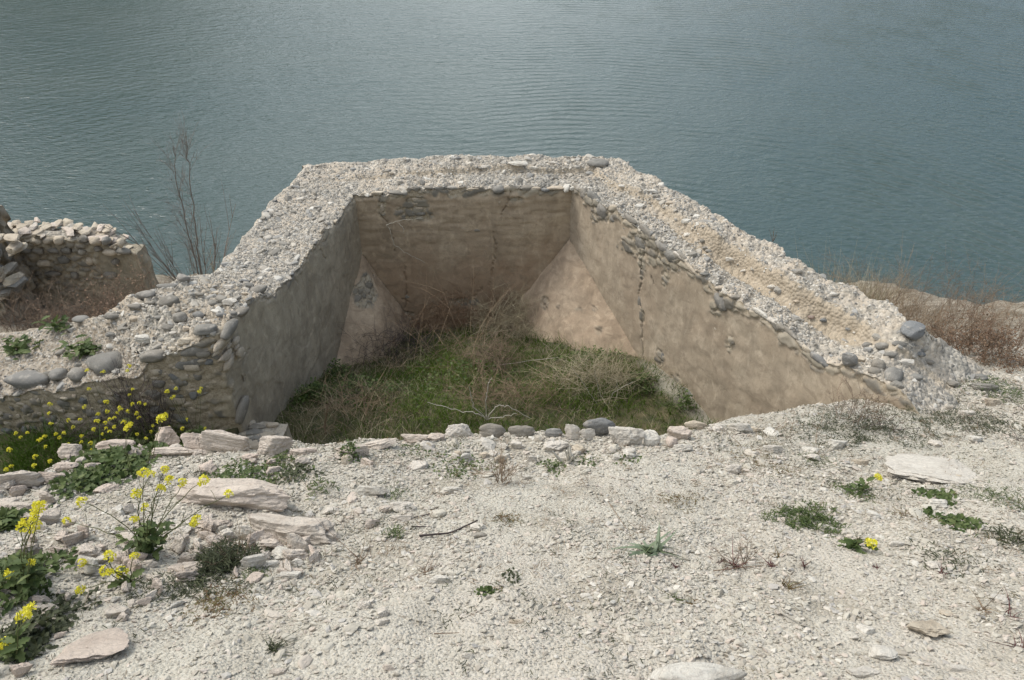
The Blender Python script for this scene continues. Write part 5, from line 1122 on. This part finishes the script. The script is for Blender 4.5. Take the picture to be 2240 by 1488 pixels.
def mustard(base, heads, label, seed, leafn=30, leafs=0.09, small=1.0, group=None, sr=0.0028):
    """heads: world positions of the flower clusters"""
    rg = np.random.default_rng(seed); e_ = empty('mustard_plant', base, label, 'wildflower', group); pl = []; pts = []
    base = np.array(base)
    for H in heads:
        H = np.array(H); mid = base * 0.5 + H * 0.5 + np.array([rg.normal() * .03, rg.normal() * .03, 0.05]) - (H - base) * 0.1 * np.array([1, 1, 0])
        tt = np.linspace(0, 1, 9)[:, None]; P = (1 - tt) ** 2 * base + 2 * tt * (1 - tt) * mid + tt * tt * H; P[1:-1] += rg.normal(size=P[1:-1].shape) * 0.003; pl.append((P, np.linspace(sr, sr * 0.45, 9))); pts.append(P[1:6])
        for _ in range(3): pl.append((curve_pts(P[int(rg.integers(3, 8))], rg.normal(size=3) * 0.6 + np.array([0, 0, 0.6]), 0.06, rg, 4), 0.001))
        h = bpy.data.objects.new('flower_head', HEADS[int(rg.integers(0, 4))]); COL.objects.link(h); h.parent = e_; h.location = Vector([float(v) for v in (H - base)]); h.scale = [small * rg.uniform(0.8, 1.2)] * 3; h.rotation_euler = (rg.normal() * .3, rg.normal() * .3, rg.uniform(0, 6))
    V, FC = tubes(pl, 4); MB().add(V, FC, 0.5).build('stems', M['gstem'], e_)
    if leafn:
        pts = np.concatenate(pts); ii = rg.integers(0, len(pts), leafn); L = pts[ii] * 0.55 + base * 0.45 + rg.normal(size=(leafn, 3)) * 0.015; L[:, 2] = np.maximum(L[:, 2], surf(L[:, 0], L[:, 1]) + 0.01)
        V, FC, A = leaf_cloud(LT, L, leafs, rg, 0.5); MB().add(V, FC, A).build('leaves', M['weed'], e_, smooth=True)
    return e_
def heads_at(base, pxs, dz=0.0, spread=0.12, seed=0):
    rg = np.random.default_rng(seed); out = []
    for (a, b) in pxs:
        Y = base[1] + rg.uniform(-spread, spread); P = aty(a, b, Y); g = hz(P[0], P[1])
        if P[2] < g + 0.05:   # too low: bring nearer along the ray
            for k in range(40):
                P = P * 0.985
                if P[2] > hz(P[0], P[1]) + 0.05: break
        out.append(P)
    return out
bA = G(325, 1205); mustard(bA, heads_at(bA, [(180, 1098), (145, 1140), (315, 1035), (330, 1040), (362, 1028), (370, 1052), (400, 1056), (445, 1052), (500, 1082), (350, 1072), (298, 1080), (318, 1112), (292, 1138), (432, 1138), (425, 1145)], seed=1), 'large spreading plant with many yellow flower heads on the left of the slope', 1, 90, 0.048)
bA2 = G(290, 1275); mustard(bA2, heads_at(bA2, [(295, 1217), (238, 1218), (180, 1232), (238, 1257), (228, 1250), (266, 1252), (176, 1290)], seed=2), 'low plant with yellow heads just below the large flowering plant', 2, 10, 0.05)
bB = G(60, 1290); mustard(bB, heads_at(bB, [(88, 1108), (80, 1130), (78, 1152), (66, 1158), (52, 1152), (72, 1232), (20, 1256), (84, 1114), (75, 1140)], seed=3), 'tall yellow-flowered plant with dark leaves at the left edge', 3, 70, 0.055)
bC = G(35, 1440); mustard(bC, heads_at(bC, [(14, 1410), (70, 1336), (50, 1352)], seed=4), 'yellow-flowered plant in the lower left corner', 4, 40, 0.05)
bD = G(290, 1040); mustard(bD, heads_at(bD, [(283, 932), (278, 938)], seed=5), 'upright stalk with one big yellow head before the dark ditch, left one of two', 5, 6, 0.05)
bE = G(322, 1045); mustard(bE, heads_at(bE, [(357, 912), (352, 918)], seed=6), 'taller upright stalk with one big yellow head, right one of two', 6, 6, 0.05)
bF = G(1858, 1200); mustard(bF, heads_at(bF, [(1908, 1190), (1900, 1186)], seed=7), 'small plant with a single yellow head on the open right gravel', 7, 34, 0.045)
bG = G(1880, 1078); mustard(bG, heads_at(bG, [(1922, 1047), (1918, 1043)], seed=8), 'low weed with a yellow head left of the largest slab', 8, 16, 0.045)
rg = np.random.default_rng(12)
PITPX = [(190, 812), (225, 815), (282, 802), (278, 812), (195, 852), (230, 880), (110, 885), (185, 890), (290, 853), (283, 865), (235, 900), (234, 880), (305, 882), (290, 885), (318, 885), (262, 892), (265, 897), (255, 905), (280, 900), (215, 908), (216, 922), (240, 918), (250, 935), (232, 938), (210, 922), (176, 918), (150, 920), (108, 905), (112, 928), (122, 950), (60, 948), (35, 948), (98, 955), (90, 962), (84, 965), (140, 948), (130, 958), (180, 955), (178, 968), (175, 985), (100, 978), (78, 1000), (25, 1020), (14, 1028), (8, 1048), (45, 958), (198, 970), (228, 965), (240, 945), (300, 905), (304, 915), (225, 950), (335, 932), (365, 857), (385, 850), (375, 872), (380, 868), (440, 850), (437, 857), (450, 938), (410, 918), (400, 938), (370, 935), (330, 945), (110, 1010), (60, 1035), (20, 985), (160, 935), (270, 925), (250, 915), (205, 940), (300, 950), (320, 960), (150, 972), (200, 985), (350, 945), (75, 1020), (230, 925)]
cl = {}
cents = [(250, 860, 'upper right ditch under the big wedge boulder'), (170, 905, 'below the wedge boulder in the ditch'), (300, 900, 'by the dark dead bush in the ditch'), (80, 955, 'left part of the ditch'), (180, 965, 'middle of the ditch, near the pointed stone'), (30, 1010, 'left frame edge in the ditch'), (385, 870, 'against the cobbled wall end'), (400, 935, 'foot of the grey plastered end wall'), (250, 940, 'just behind the flat crest block'), (90, 1015, 'lowest left corner of the ditch'), (225, 820, 'top edge of the low boulder wall')]
for p in PITPX:
    i = int(np.argmin([math.hypot(p[0] - c[0], (p[1] - c[1]) * 1.3) for c in cents])); cl.setdefault(i, []).append(p)
for i, ps in cl.items():
    yb = {0: 5.0, 1: 4.9, 2: 4.9, 3: 4.6, 4: 4.6, 5: 4.2, 6: 5.1, 7: 5.05, 8: 4.7, 9: 4.2, 10: 5.15}[i]
    X = np.mean([aty(a, b, yb)[0] for a, b in ps]); base = np.array([X, yb, hz(X, yb)])
    mustard(base, heads_at(base, ps, seed=30 + i, spread=0.15), 'wild mustard with small yellow heads, ' + cents[i][2], 30 + i, 26, 0.08, 0.78, group='mustard plants in the ditch', sr=0.0025)
P = np.array([aty(285, 870, 5.18)[0], 5.18, -4.95]); twigs(P, 26, 0.75, 0.004, 71, 'darktwig', 'nearly black dead bush growing against the low boulder wall', 'dead bush', 'dead_bush', 0.22, 2, 6, 1.0, 0.14, wob=.3)
# slope weeds
W_ = [(265, 1015, 150, 60, 520, LR, 0.055, 'weed', 'dense patch of round green leaves behind the flowering plant', 0.07), (175, 1060, 110, 34, 260, LR, 0.05, 'weed', 'lower left part of the round-leaved green patch', 0.05),
      (540, 1040, 190, 36, 520, LR, 0.026, 'weed', 'long low green mat above the upper long slab', 0.03), (645, 1040, 90, 36, 220, LR, 0.024, 'darkweed', 'dull green mat at the right end of the low green mat', 0.03), (610, 1008, 60, 20, 120, LR, 0.024, 'weed', 'small green mat close to the crest stones', 0.04),
      (768, 998, 40, 28, 90, LR, 0.028, 'weed', 'small upright bushy green weed on the crest', 0.12), (50, 1265, 170, 90, 340, LT, 0.056, 'weed', 'big dark lobed leaves at the left edge', 0.10), (20, 1150, 80, 50, 160, LT, 0.07, 'weed', 'lobed green leaves at the left frame edge above the flowers', 0.07),
      (490, 1232, 120, 80, 620, LN, 0.050, 'darkweed', 'dark spiky green weed below the stone cluster', 0.11), (400, 1290, 240, 46, 620, LN, 0.03, 'darkweed', 'thin dark creeping weed left of the spiky one', 0.03), (480, 1320, 130, 70, 300, LN, 0.03, 'rusty', 'rusty sparse weed under the spiky dark one', 0.03), (560, 1255, 60, 24, 120, LN, 0.026, 'weed', 'olive moss-like weed under the stone cluster', 0.02),
      (1765, 1137, 120, 34, 420, LN, 0.042, 'weed', 'spreading bright green weed on the right gravel', 0.05), (1870, 1075, 70, 22, 150, LN, 0.035, 'weed', 'narrow-leaved green weed under the yellow head by the slab', 0.04), (2050, 1085, 60, 24, 100, LR, 0.035, 'weed', 'round green leaves below the largest slab', 0.02), (2090, 1145, 80, 24, 120, LR, 0.04, 'weed', 'flat bluish leaves right of the lower right gravel stones', 0.02),
      (1985, 905, 220, 60, 900, LN, 0.030, 'darkweed', 'dull green scrubby patch right of the tan wall end', 0.04), (1870, 945, 260, 46, 1100, LN, 0.032, 'darkweed', 'dark scrubby mat below the tan wall', 0.05), (2140, 930, 180, 60, 1000, LN, 0.030, 'darkweed', 'grey-green mat at the right edge above the slab', 0.04), (2190, 860, 110, 50, 360, LN, 0.04, 'weed', 'green scrub at the right edge beside the rubble', 0.07),
      (2180, 1090, 110, 50, 320, LN, 0.026, 'weed', 'moss-green patch at the right frame edge', 0.025), (2200, 1180, 80, 26, 120, LN, 0.045, 'darkweed', 'grassy weed at the right frame edge', 0.04), (2070, 1220, 110, 40, 110, LN, 0.035, 'darkweed', 'thin dark weed on the right gravel', 0.02), (1650, 1010, 130, 46, 300, LN, 0.022, 'rusty', 'rust and olive sprouts on gravel below the tan wall', 0.04),
      (1720, 1035, 160, 30, 180, LN, 0.024, 'rusty', 'rusty creeping sprigs right of the olive sprouts', 0.02), (1280, 1010, 60, 20, 70, LR, 0.022, 'weed', 'small green rosette below the white crest blocks', 0.02), (1215, 1020, 60, 22, 90, LR, 0.024, 'weed', 'small green weed left of the wood stump', 0.03), (1370, 1005, 60, 20, 60, LR, 0.022, 'weed', 'small bluish weed right of the wood stump', 0.02),
      (1010, 1015, 120, 40, 170, LR, 0.022, 'weed', 'thin green weed left of the dry bush', 0.03), (1000, 1040, 60, 20, 70, LR, 0.02, 'weed', 'tiny green weed under the thin green one', 0.02), (905, 985, 90, 24, 90, LR, 0.02, 'weed', 'scattered green sprouts just below the crest stones', 0.02), (1110, 1140, 70, 24, 90, LN, 0.03, 'rusty', 'reddish sprig right of the stick', 0.03),
      (1485, 1095, 110, 24, 160, LN, 0.026, 'rusty', 'reddish creeping weed in the centre right gravel', 0.03), (1120, 1265, 34, 26, 34, LR, 0.018, 'darkweed', 'dark green sprout on the central gravel', 0.06), (1065, 1293, 44, 12, 36, LR, 0.024, 'weed', 'small round-leaved green sprout on the central gravel', 0.02), (2075, 1010, 260, 90, 200, LN, 0.022, 'darkweed', 'sparse sprigs round the largest slab', 0.02),
      (865, 1170, 40, 36, 60, LN, 0.035, 'weed', 'grass-like sprout below the pale sharp stone', 0.06), (60, 1400, 130, 60, 260, LT, 0.05, 'darkweed', 'dull leafy weeds in the lower left corner', 0.05), (130, 1340, 120, 60, 160, LR, 0.03, 'darkweed', 'small dark leaves above the pointed slab', 0.04), (700, 1070, 50, 40, 60, LN, 0.045, 'weed', 'thin grassy weed at the right end of the upper long slab', 0.08),
      (870, 1085, 50, 20, 50, LN, 0.035, 'weed', 'green grass sprout above the pale sharp stone', 0.05), (1790, 1010, 60, 24, 90, LN, 0.026, 'weed', 'green sprout among the three white stones', 0.03), (1700, 1110, 120, 20, 80, LN, 0.022, 'darkweed', 'thin creeping line of dark weed above the spreading bright one', 0.02), (1980, 1130, 60, 30, 80, LN, 0.022, 'rusty', 'rusty sprigs right of the lone flower', 0.02)]
for i, a in enumerate(W_):
    patch(a[0], a[1], a[2], a[3], a[4], a[5], a[6], a[7], a[8], 'weed', 'low_weed' if a[2] > 70 else 'small_weed', 200 + i, a[9], stems=6 if i in (5, 8, 12) else 0)
for i, (x, y, wv, hv, n, mt, lb) in enumerate([(600, 1418, 60, 26, 46, 'darkweed', 'dark star-shaped tuft near the bottom left'), (1430, 1208, 80, 34, 40, 'wool', 'grey-green woolly rosette alone on the central gravel'), (2205, 1345, 50, 40, 5, 'redweed', 'dark red blade of grass at the right frame edge'), (2225, 1415, 40, 16, 20, 'redweed', 'dark red tuft at the right frame edge, lowest'), (1605, 1240, 40, 30, 26, 'redweed', 'dark red tuft beside the small dry bush'),
                                          (1478, 1242, 20, 12, 16, 'redweed', 'tiny dark red tuft right of the woolly rosette'), (1578, 1228, 26, 14, 20, 'redweed', 'dark red tuft left of the small dry bush'), (1758, 1238, 26, 18, 20, 'redweed', 'dark red tuft right of the small dry bush'), (1916, 1242, 24, 12, 16, 'redweed', 'dark red tuft below the lone yellow flower'), (2060, 1255, 26, 14, 16, 'redweed', 'rusty red tuft on the right gravel'), (1510, 1318, 40, 18, 20, 'rusty', 'small rusty tuft on the lower central gravel'), (790, 1230, 60, 36, 30, 'dry', 'dry brown tuft left of the lone pale stone'), (1475, 1310, 36, 18, 20, 'weed', 'small green tuft on the lower central gravel'), (1720, 1285, 40, 20, 24, 'rusty', 'small rusty tuft under the dark red ones'), (2150, 1335, 50, 20, 24, 'dry', 'dry sprig left of the red blade'),
                                          (930, 1255, 50, 16, 22, 'redtwig', 'reddish dry tuft above the lone pale stone'), (1690, 1240, 30, 12, 20, 'redweed', 'small dark red tuft right of the dry bush stem'), (1700, 1218, 26, 14, 20, 'rusty', 'rust-green tuft above the dark red ones')]):
    tuft(x, y, wv, hv, n, mt, lb, 'weed', 'weed_tuft', 400 + i, width=0.022 if mt == 'wool' else 0.004)
twigs(G(1095, 1058), 16, 0.24, 0.0022, 81, 'dry', 'upright thin brown dead bush on the crest slope', 'dead bush', 'dead_bush', 0.28, 2, 5, 1.0, 0.02)
twigs(G(1625, 1240), 9, 0.16, 0.002, 82, 'redtwig', 'small reddish dead bush on the centre right gravel', 'dead bush', 'dead_bush', 0.5, 2, 5, 1.0, 0.02)
twigs(G(1880, 925), 22, 0.30, 0.0022, 83, 'redtwig', 'twiggy brown dead bush at the edge of the tan wall foot', 'dead bush', 'dead_bush', 0.4, 2, 5, 1.0, 0.12)
twigs(G(1700, 970), 8, 0.24, 0.002, 84, 'dry', 'thin dead stalks under the tan wall', 'dead bush', 'dead_bush', 0.35, 1, 5, 1.0, 0.15)
twigs(G(1960, 960), 14, 0.16, 0.002, 85, 'darktwig', 'low dark twigs left of the largest slab', 'dead bush', 'dead_bush', 1.1, 2, 4, 0.6, 0.12)
twigs(G(2190, 960), 18, 0.18, 0.002, 86, 'darktwig', 'low dark twigs at the right edge above the slab', 'dead bush', 'dead_bush', 1.3, 2, 4, 0.6, 0.18)
twigs(G(520, 1225), 8, 0.22, 0.002, 87, 'dry', 'thin bare stalks rising from the dark spiky weed', 'dead bush', 'dead_bush', 0.6, 1, 4, 1.0, 0.05)
def gstick(pts, r, mat, label, lift=0.01):
    P = np.array([G(*p) for p in pts]) + np.array([0, 0, lift]); k = len(P); tt = np.linspace(0, k - 1, k * 4); Q = np.stack([np.interp(tt, np.arange(k), P[:, j]) for j in range(3)], 1)
    V, FC = tubes([(Q, np.linspace(r, r * 0.6, len(Q)))], 5); tag(MB().add(V, FC, 0.4).build('twig', M[mat], loc=P[0]), label, 'stick')
gstick([(918, 1176), (985, 1170), (1045, 1142)], 0.006, 'darktwig', 'curved dark stick lying left of the rounded white stone', 0.012)
gstick([(900, 1155), (945, 1156)], 0.004, 'darktwig', 'short dark stick above the curved one'); gstick([(900, 1137), (960, 1122)], 0.0035, 'darktwig', 'thin dark stick by the pale sharp stone')
gstick([(1560, 1252), (1620, 1245), (1690, 1238)], 0.0025, 'dry', 'thin dry stem lying under the small reddish dead bush'); gstick([(1700, 1340), (1740, 1362), (1755, 1365)], 0.003, 'grey', 'curved grey twig on the lower right gravel'); gstick([(950, 1390), (1005, 1388)], 0.0022, 'redtwig', 'thin reddish twig on the lower gravel'); gstick([(1330, 1100), (1370, 1160)], 0.002, 'dry', 'fine dry twig left of centre right gravel')
gstick([(540, 1310), (620, 1355), (700, 1372)], 0.002, 'grey', 'fine grey creeping stem below the dark spiky weed')
# stump
P = G(1245, 1012); pl = []
rg = np.random.default_rng(6)
for i in range(7): pl.append((curve_pts(P + rg.normal(size=3) * np.array([.014, .014, 0]), (rg.normal() * .25 + (.3 if i % 2 else -.2), rg.normal() * .2, 1), 0.11 * rg.uniform(0.6, 1.2), rg, 5, 0.2), np.linspace(0.013, 0.004, 5)))
V, FC = tubes(pl, 6); tag(MB().add(V, FC, rg.random()).build('wood_stump', M['grey'], loc=P, smooth=True), 'small weathered grey wood stump below the jagged white block', 'stump')

# shrubs on the far banks
def bank(px, py, Y): P = aty(px, py, Y); return np.array([P[0], Y, hz(P[0], Y)])
for i, (px, Y, n, L, mt, lb, lf) in enumerate([
    (1800, 8.2, 26, 0.75, 'redtwig', 'brown dry shrub right behind the long right wall, nearest the lake', None), (1850, 8.0, 40, 0.8, 'straw', 'straw-yellow dry grass clump behind the right wall', 'g'), (1800, 8.3, 0, 0, 'straw', 'pale reedy grass clump nearest the long wall over the lake', 'g'), (1905, 8.1, 0, 0, 'straw', 'taller pale grass clump left of the brown shrubs', 'g'), (1930, 7.8, 34, 0.95, 'dry', 'large brown dry shrub above the bluish boulder', None), (1990, 8.3, 26, 1.05, 'redtwig', 'tall reddish bare shrub against the lake', None),
    (2040, 7.6, 30, 0.7, 'dry', 'grey-brown shrub right of the bluish boulder', None), (2095, 8.4, 26, 0.8, 'redtwig', 'fine reddish shrub on the right shore', None), (2120, 6.9, 44, 0.42, 'redtwig', 'dense rusty low shrub above the rubble spill', 'l'), (2180, 6.6, 40, 0.4, 'redtwig', 'rusty low shrub near the right frame edge', 'l'), (2225, 7.4, 24, 0.6, 'dry', 'thin brown shrub at the right frame edge', None),
    (2230, 6.4, 30, 0.36, 'redtwig', 'small rusty shrub cut by the right frame edge', 'l'), (1880, 8.8, 20, 0.8, 'redtwig', 'reddish shrub behind the straw clump', None), (2010, 7.1, 26, 0.5, 'dry', 'low brown shrub just behind the bluish boulder', None), (2150, 8.8, 18, 0.7, 'dry', 'thin pale shrub by the shore on the right', None)]):
    P = bank(px, 700, Y)
    if lf == 'g':
        tuft(0, 0, 60, 165, 380, 'straw', lb, 'dry grass', 'dry_grass', 500 + i, P=P, width=0.005, bend=0.35)
    else: twigs(P, int(n * 1.3), L, 0.0026, 500 + i, mt, lb, 'dry shrub', 'dry_shrub', 0.42, 2, 5, 1.0, 0.16, lenf=0.5, leafy='rustleaf' if lf == 'l' else None, leafn=1100, leafs=0.022) if lf != 'l' else None
    if lf == 'l':
        if 'rustleaf' not in M: M['rustleaf'] = m_leaf('rust_leaf', [(0.11, 0.065, 0.04), (0.17, 0.105, 0.065), (0.25, 0.17, 0.10)], 0.1)
        twigs(P, n, L, 0.0036, 500 + i, mt, lb, 'dry shrub', 'dry_shrub', 0.5, 2, 5, 1.0, 0.2, lenf=0.5, leafy='rustleaf', leafn=1100, leafs=0.020)
for i, (px, Y, topy, lb) in enumerate([(1712, 8.9, 488, 'single tall reddish stalk behind the right wall, over the lake'), (1655, 9.0, 530, 'faint thin stalk left of the tall reddish one'), (1790, 8.4, 560, 'slender stalk right of the tall reddish one'), (2000, 7.6, 545, 'dark slender stalk in the right shrubs')]):
    T = aty(px, topy, Y); Lh = T[2] - hz(T[0], Y); twigs(np.array([T[0], Y, hz(T[0], Y)]), 1, Lh, 0.006, 600 + i, 'redtwig', lb, 'dry stalk', 'dry_stalk', 0.02, 2, 12, 1.0, 0.0, wob=0.05, lenf=0.10)
LFT = [(30, 7.4, 40, 0.55, 'left frame edge before the cobble wall'), (90, 7.2, 40, 0.5, 'second from the left edge'), (150, 7.5, 44, 0.55, 'third from the left edge, before the cobble wall'), (215, 7.3, 44, 0.6, 'middle of the left row'), (270, 7.8, 44, 0.65, 'under the pier of the cobble wall'), (330, 8.2, 40, 0.6, 'right of the cobble wall pier'), (200, 6.75, 24, 0.35, 'on the edge of the soil ledge'), (390, 8.6, 36, 0.55, 'beside the bare sapling'), (450, 9.0, 30, 0.4, 'close behind the left wall')]
for i, (px, Y, n, L, lb) in enumerate(LFT):
    twigs(bank(px, 650, Y), n, L + 0.1, 0.004, 700 + i, 'redtwig', 'rusty dry shrub on the left bank, ' + lb, 'dry shrub', 'dry_shrub', 0.45, 2, 5, 1.0, 0.2, leafy='rustleaf' if i in (3, 4, 5, 6) else None, leafn=900, leafs=0.02, group='rusty shrubs on the left bank')
# bare sapling
def sapling():
    Y = 9.2; e_ = empty('bare_sapling', bank(430, 600, Y), 'leafless two-stemmed sapling standing before the lake on the left', 'sapling'); rg = np.random.default_rng(77)
    base = np.array(e_.location)
    M['sap'] = m_plain('sapling_bark', [(0.14, 0.12, 0.10), (0.24, 0.21, 0.18)], rnd=False)
    for (pts, r) in (([(428, 640), (425, 560), (402, 470), (384, 380), (380, 320)], 0.011), ([(440, 640), (436, 560), (424, 460), (412, 360), (408, 300)], 0.012)):
        P = np.array([aty(a, b, Y) for a, b in pts]); P[0] = base + np.array([0.02, 0, -0.05]); tt = np.linspace(0, 4, 22); Q = np.stack([np.interp(tt, range(5), P[:, j]) for j in range(3)], 1); Q[1:] += rg.normal(size=Q[1:].shape) * 0.008
        V, FC = tubes([(Q, np.linspace(r, 0.003, 22))], 6); MB().add(V, FC, 0.5).build('trunk', M['sap'], e_, smooth=True)
        pl = []
        for k in range(38):
            i = int(rg.integers(3, 20)); pl += branch(Q[i], (rg.normal() * .6 - 0.1, rg.normal() * .4, 1.0), rg.uniform(0.3, 0.8) * (1.15 - i / 30), 0.0028, rg, 1, 4, 0.4, 0.12, 0, 8, 0.5)
        V, FC = tubes(pl, 3); MB().add(V, FC, 0.45).build('branches', M['sap'], e_)
    pl = []
    for k in range(15): pl += branch(base, (rg.uniform(-0.5, 0.38), rg.normal() * .2, 1.0), rg.uniform(1.1, 2.2), 0.0085, rg, 1, 7, 0.22, 0.05, 0, 10, 0.35)
    V, FC = tubes(pl, 3); MB().add(V, FC, 0.55).build('shoots', M['sap'], e_)
sapling()
twigs(bank(468, 620, 8.9), 1, 1.25, 0.006, 90, 'straw', 'pale dry stalk with a feathery top right of the sapling', 'dry stalk', 'dry_stalk', 0.02, 2, 9, 1.0, 0.0, wob=0.04, lenf=0.14)
# weeds on the soil ledge
def ledge_weed(px, py, w_, n, label, seed):
    rg = np.random.default_rng(seed); P, z, nn, t = on_wall(px, py); s = t / F; L = P + rg.normal(size=(n, 3)) * np.array([w_ * s * .3, w_ * s * .22, 0]); L[:, 2] = P[2] + rg.random(n) * 0.06 + 0.01
    V, FC, A = leaf_cloud(LT, L, 0.075, rg, 0.5); tag(MB().add(V, FC, A).build('leafy_weed', M['weed'], loc=P, smooth=True), label, 'weed')
ledge_weed(45, 758, 90, 90, 'broad green weed on the soil ledge at the left edge', 1); ledge_weed(182, 765, 60, 80, 'round green weed on the soil ledge beside the wedge boulder', 2); ledge_weed(130, 715, 50, 34, 'thin green weed at the back of the soil ledge', 3)
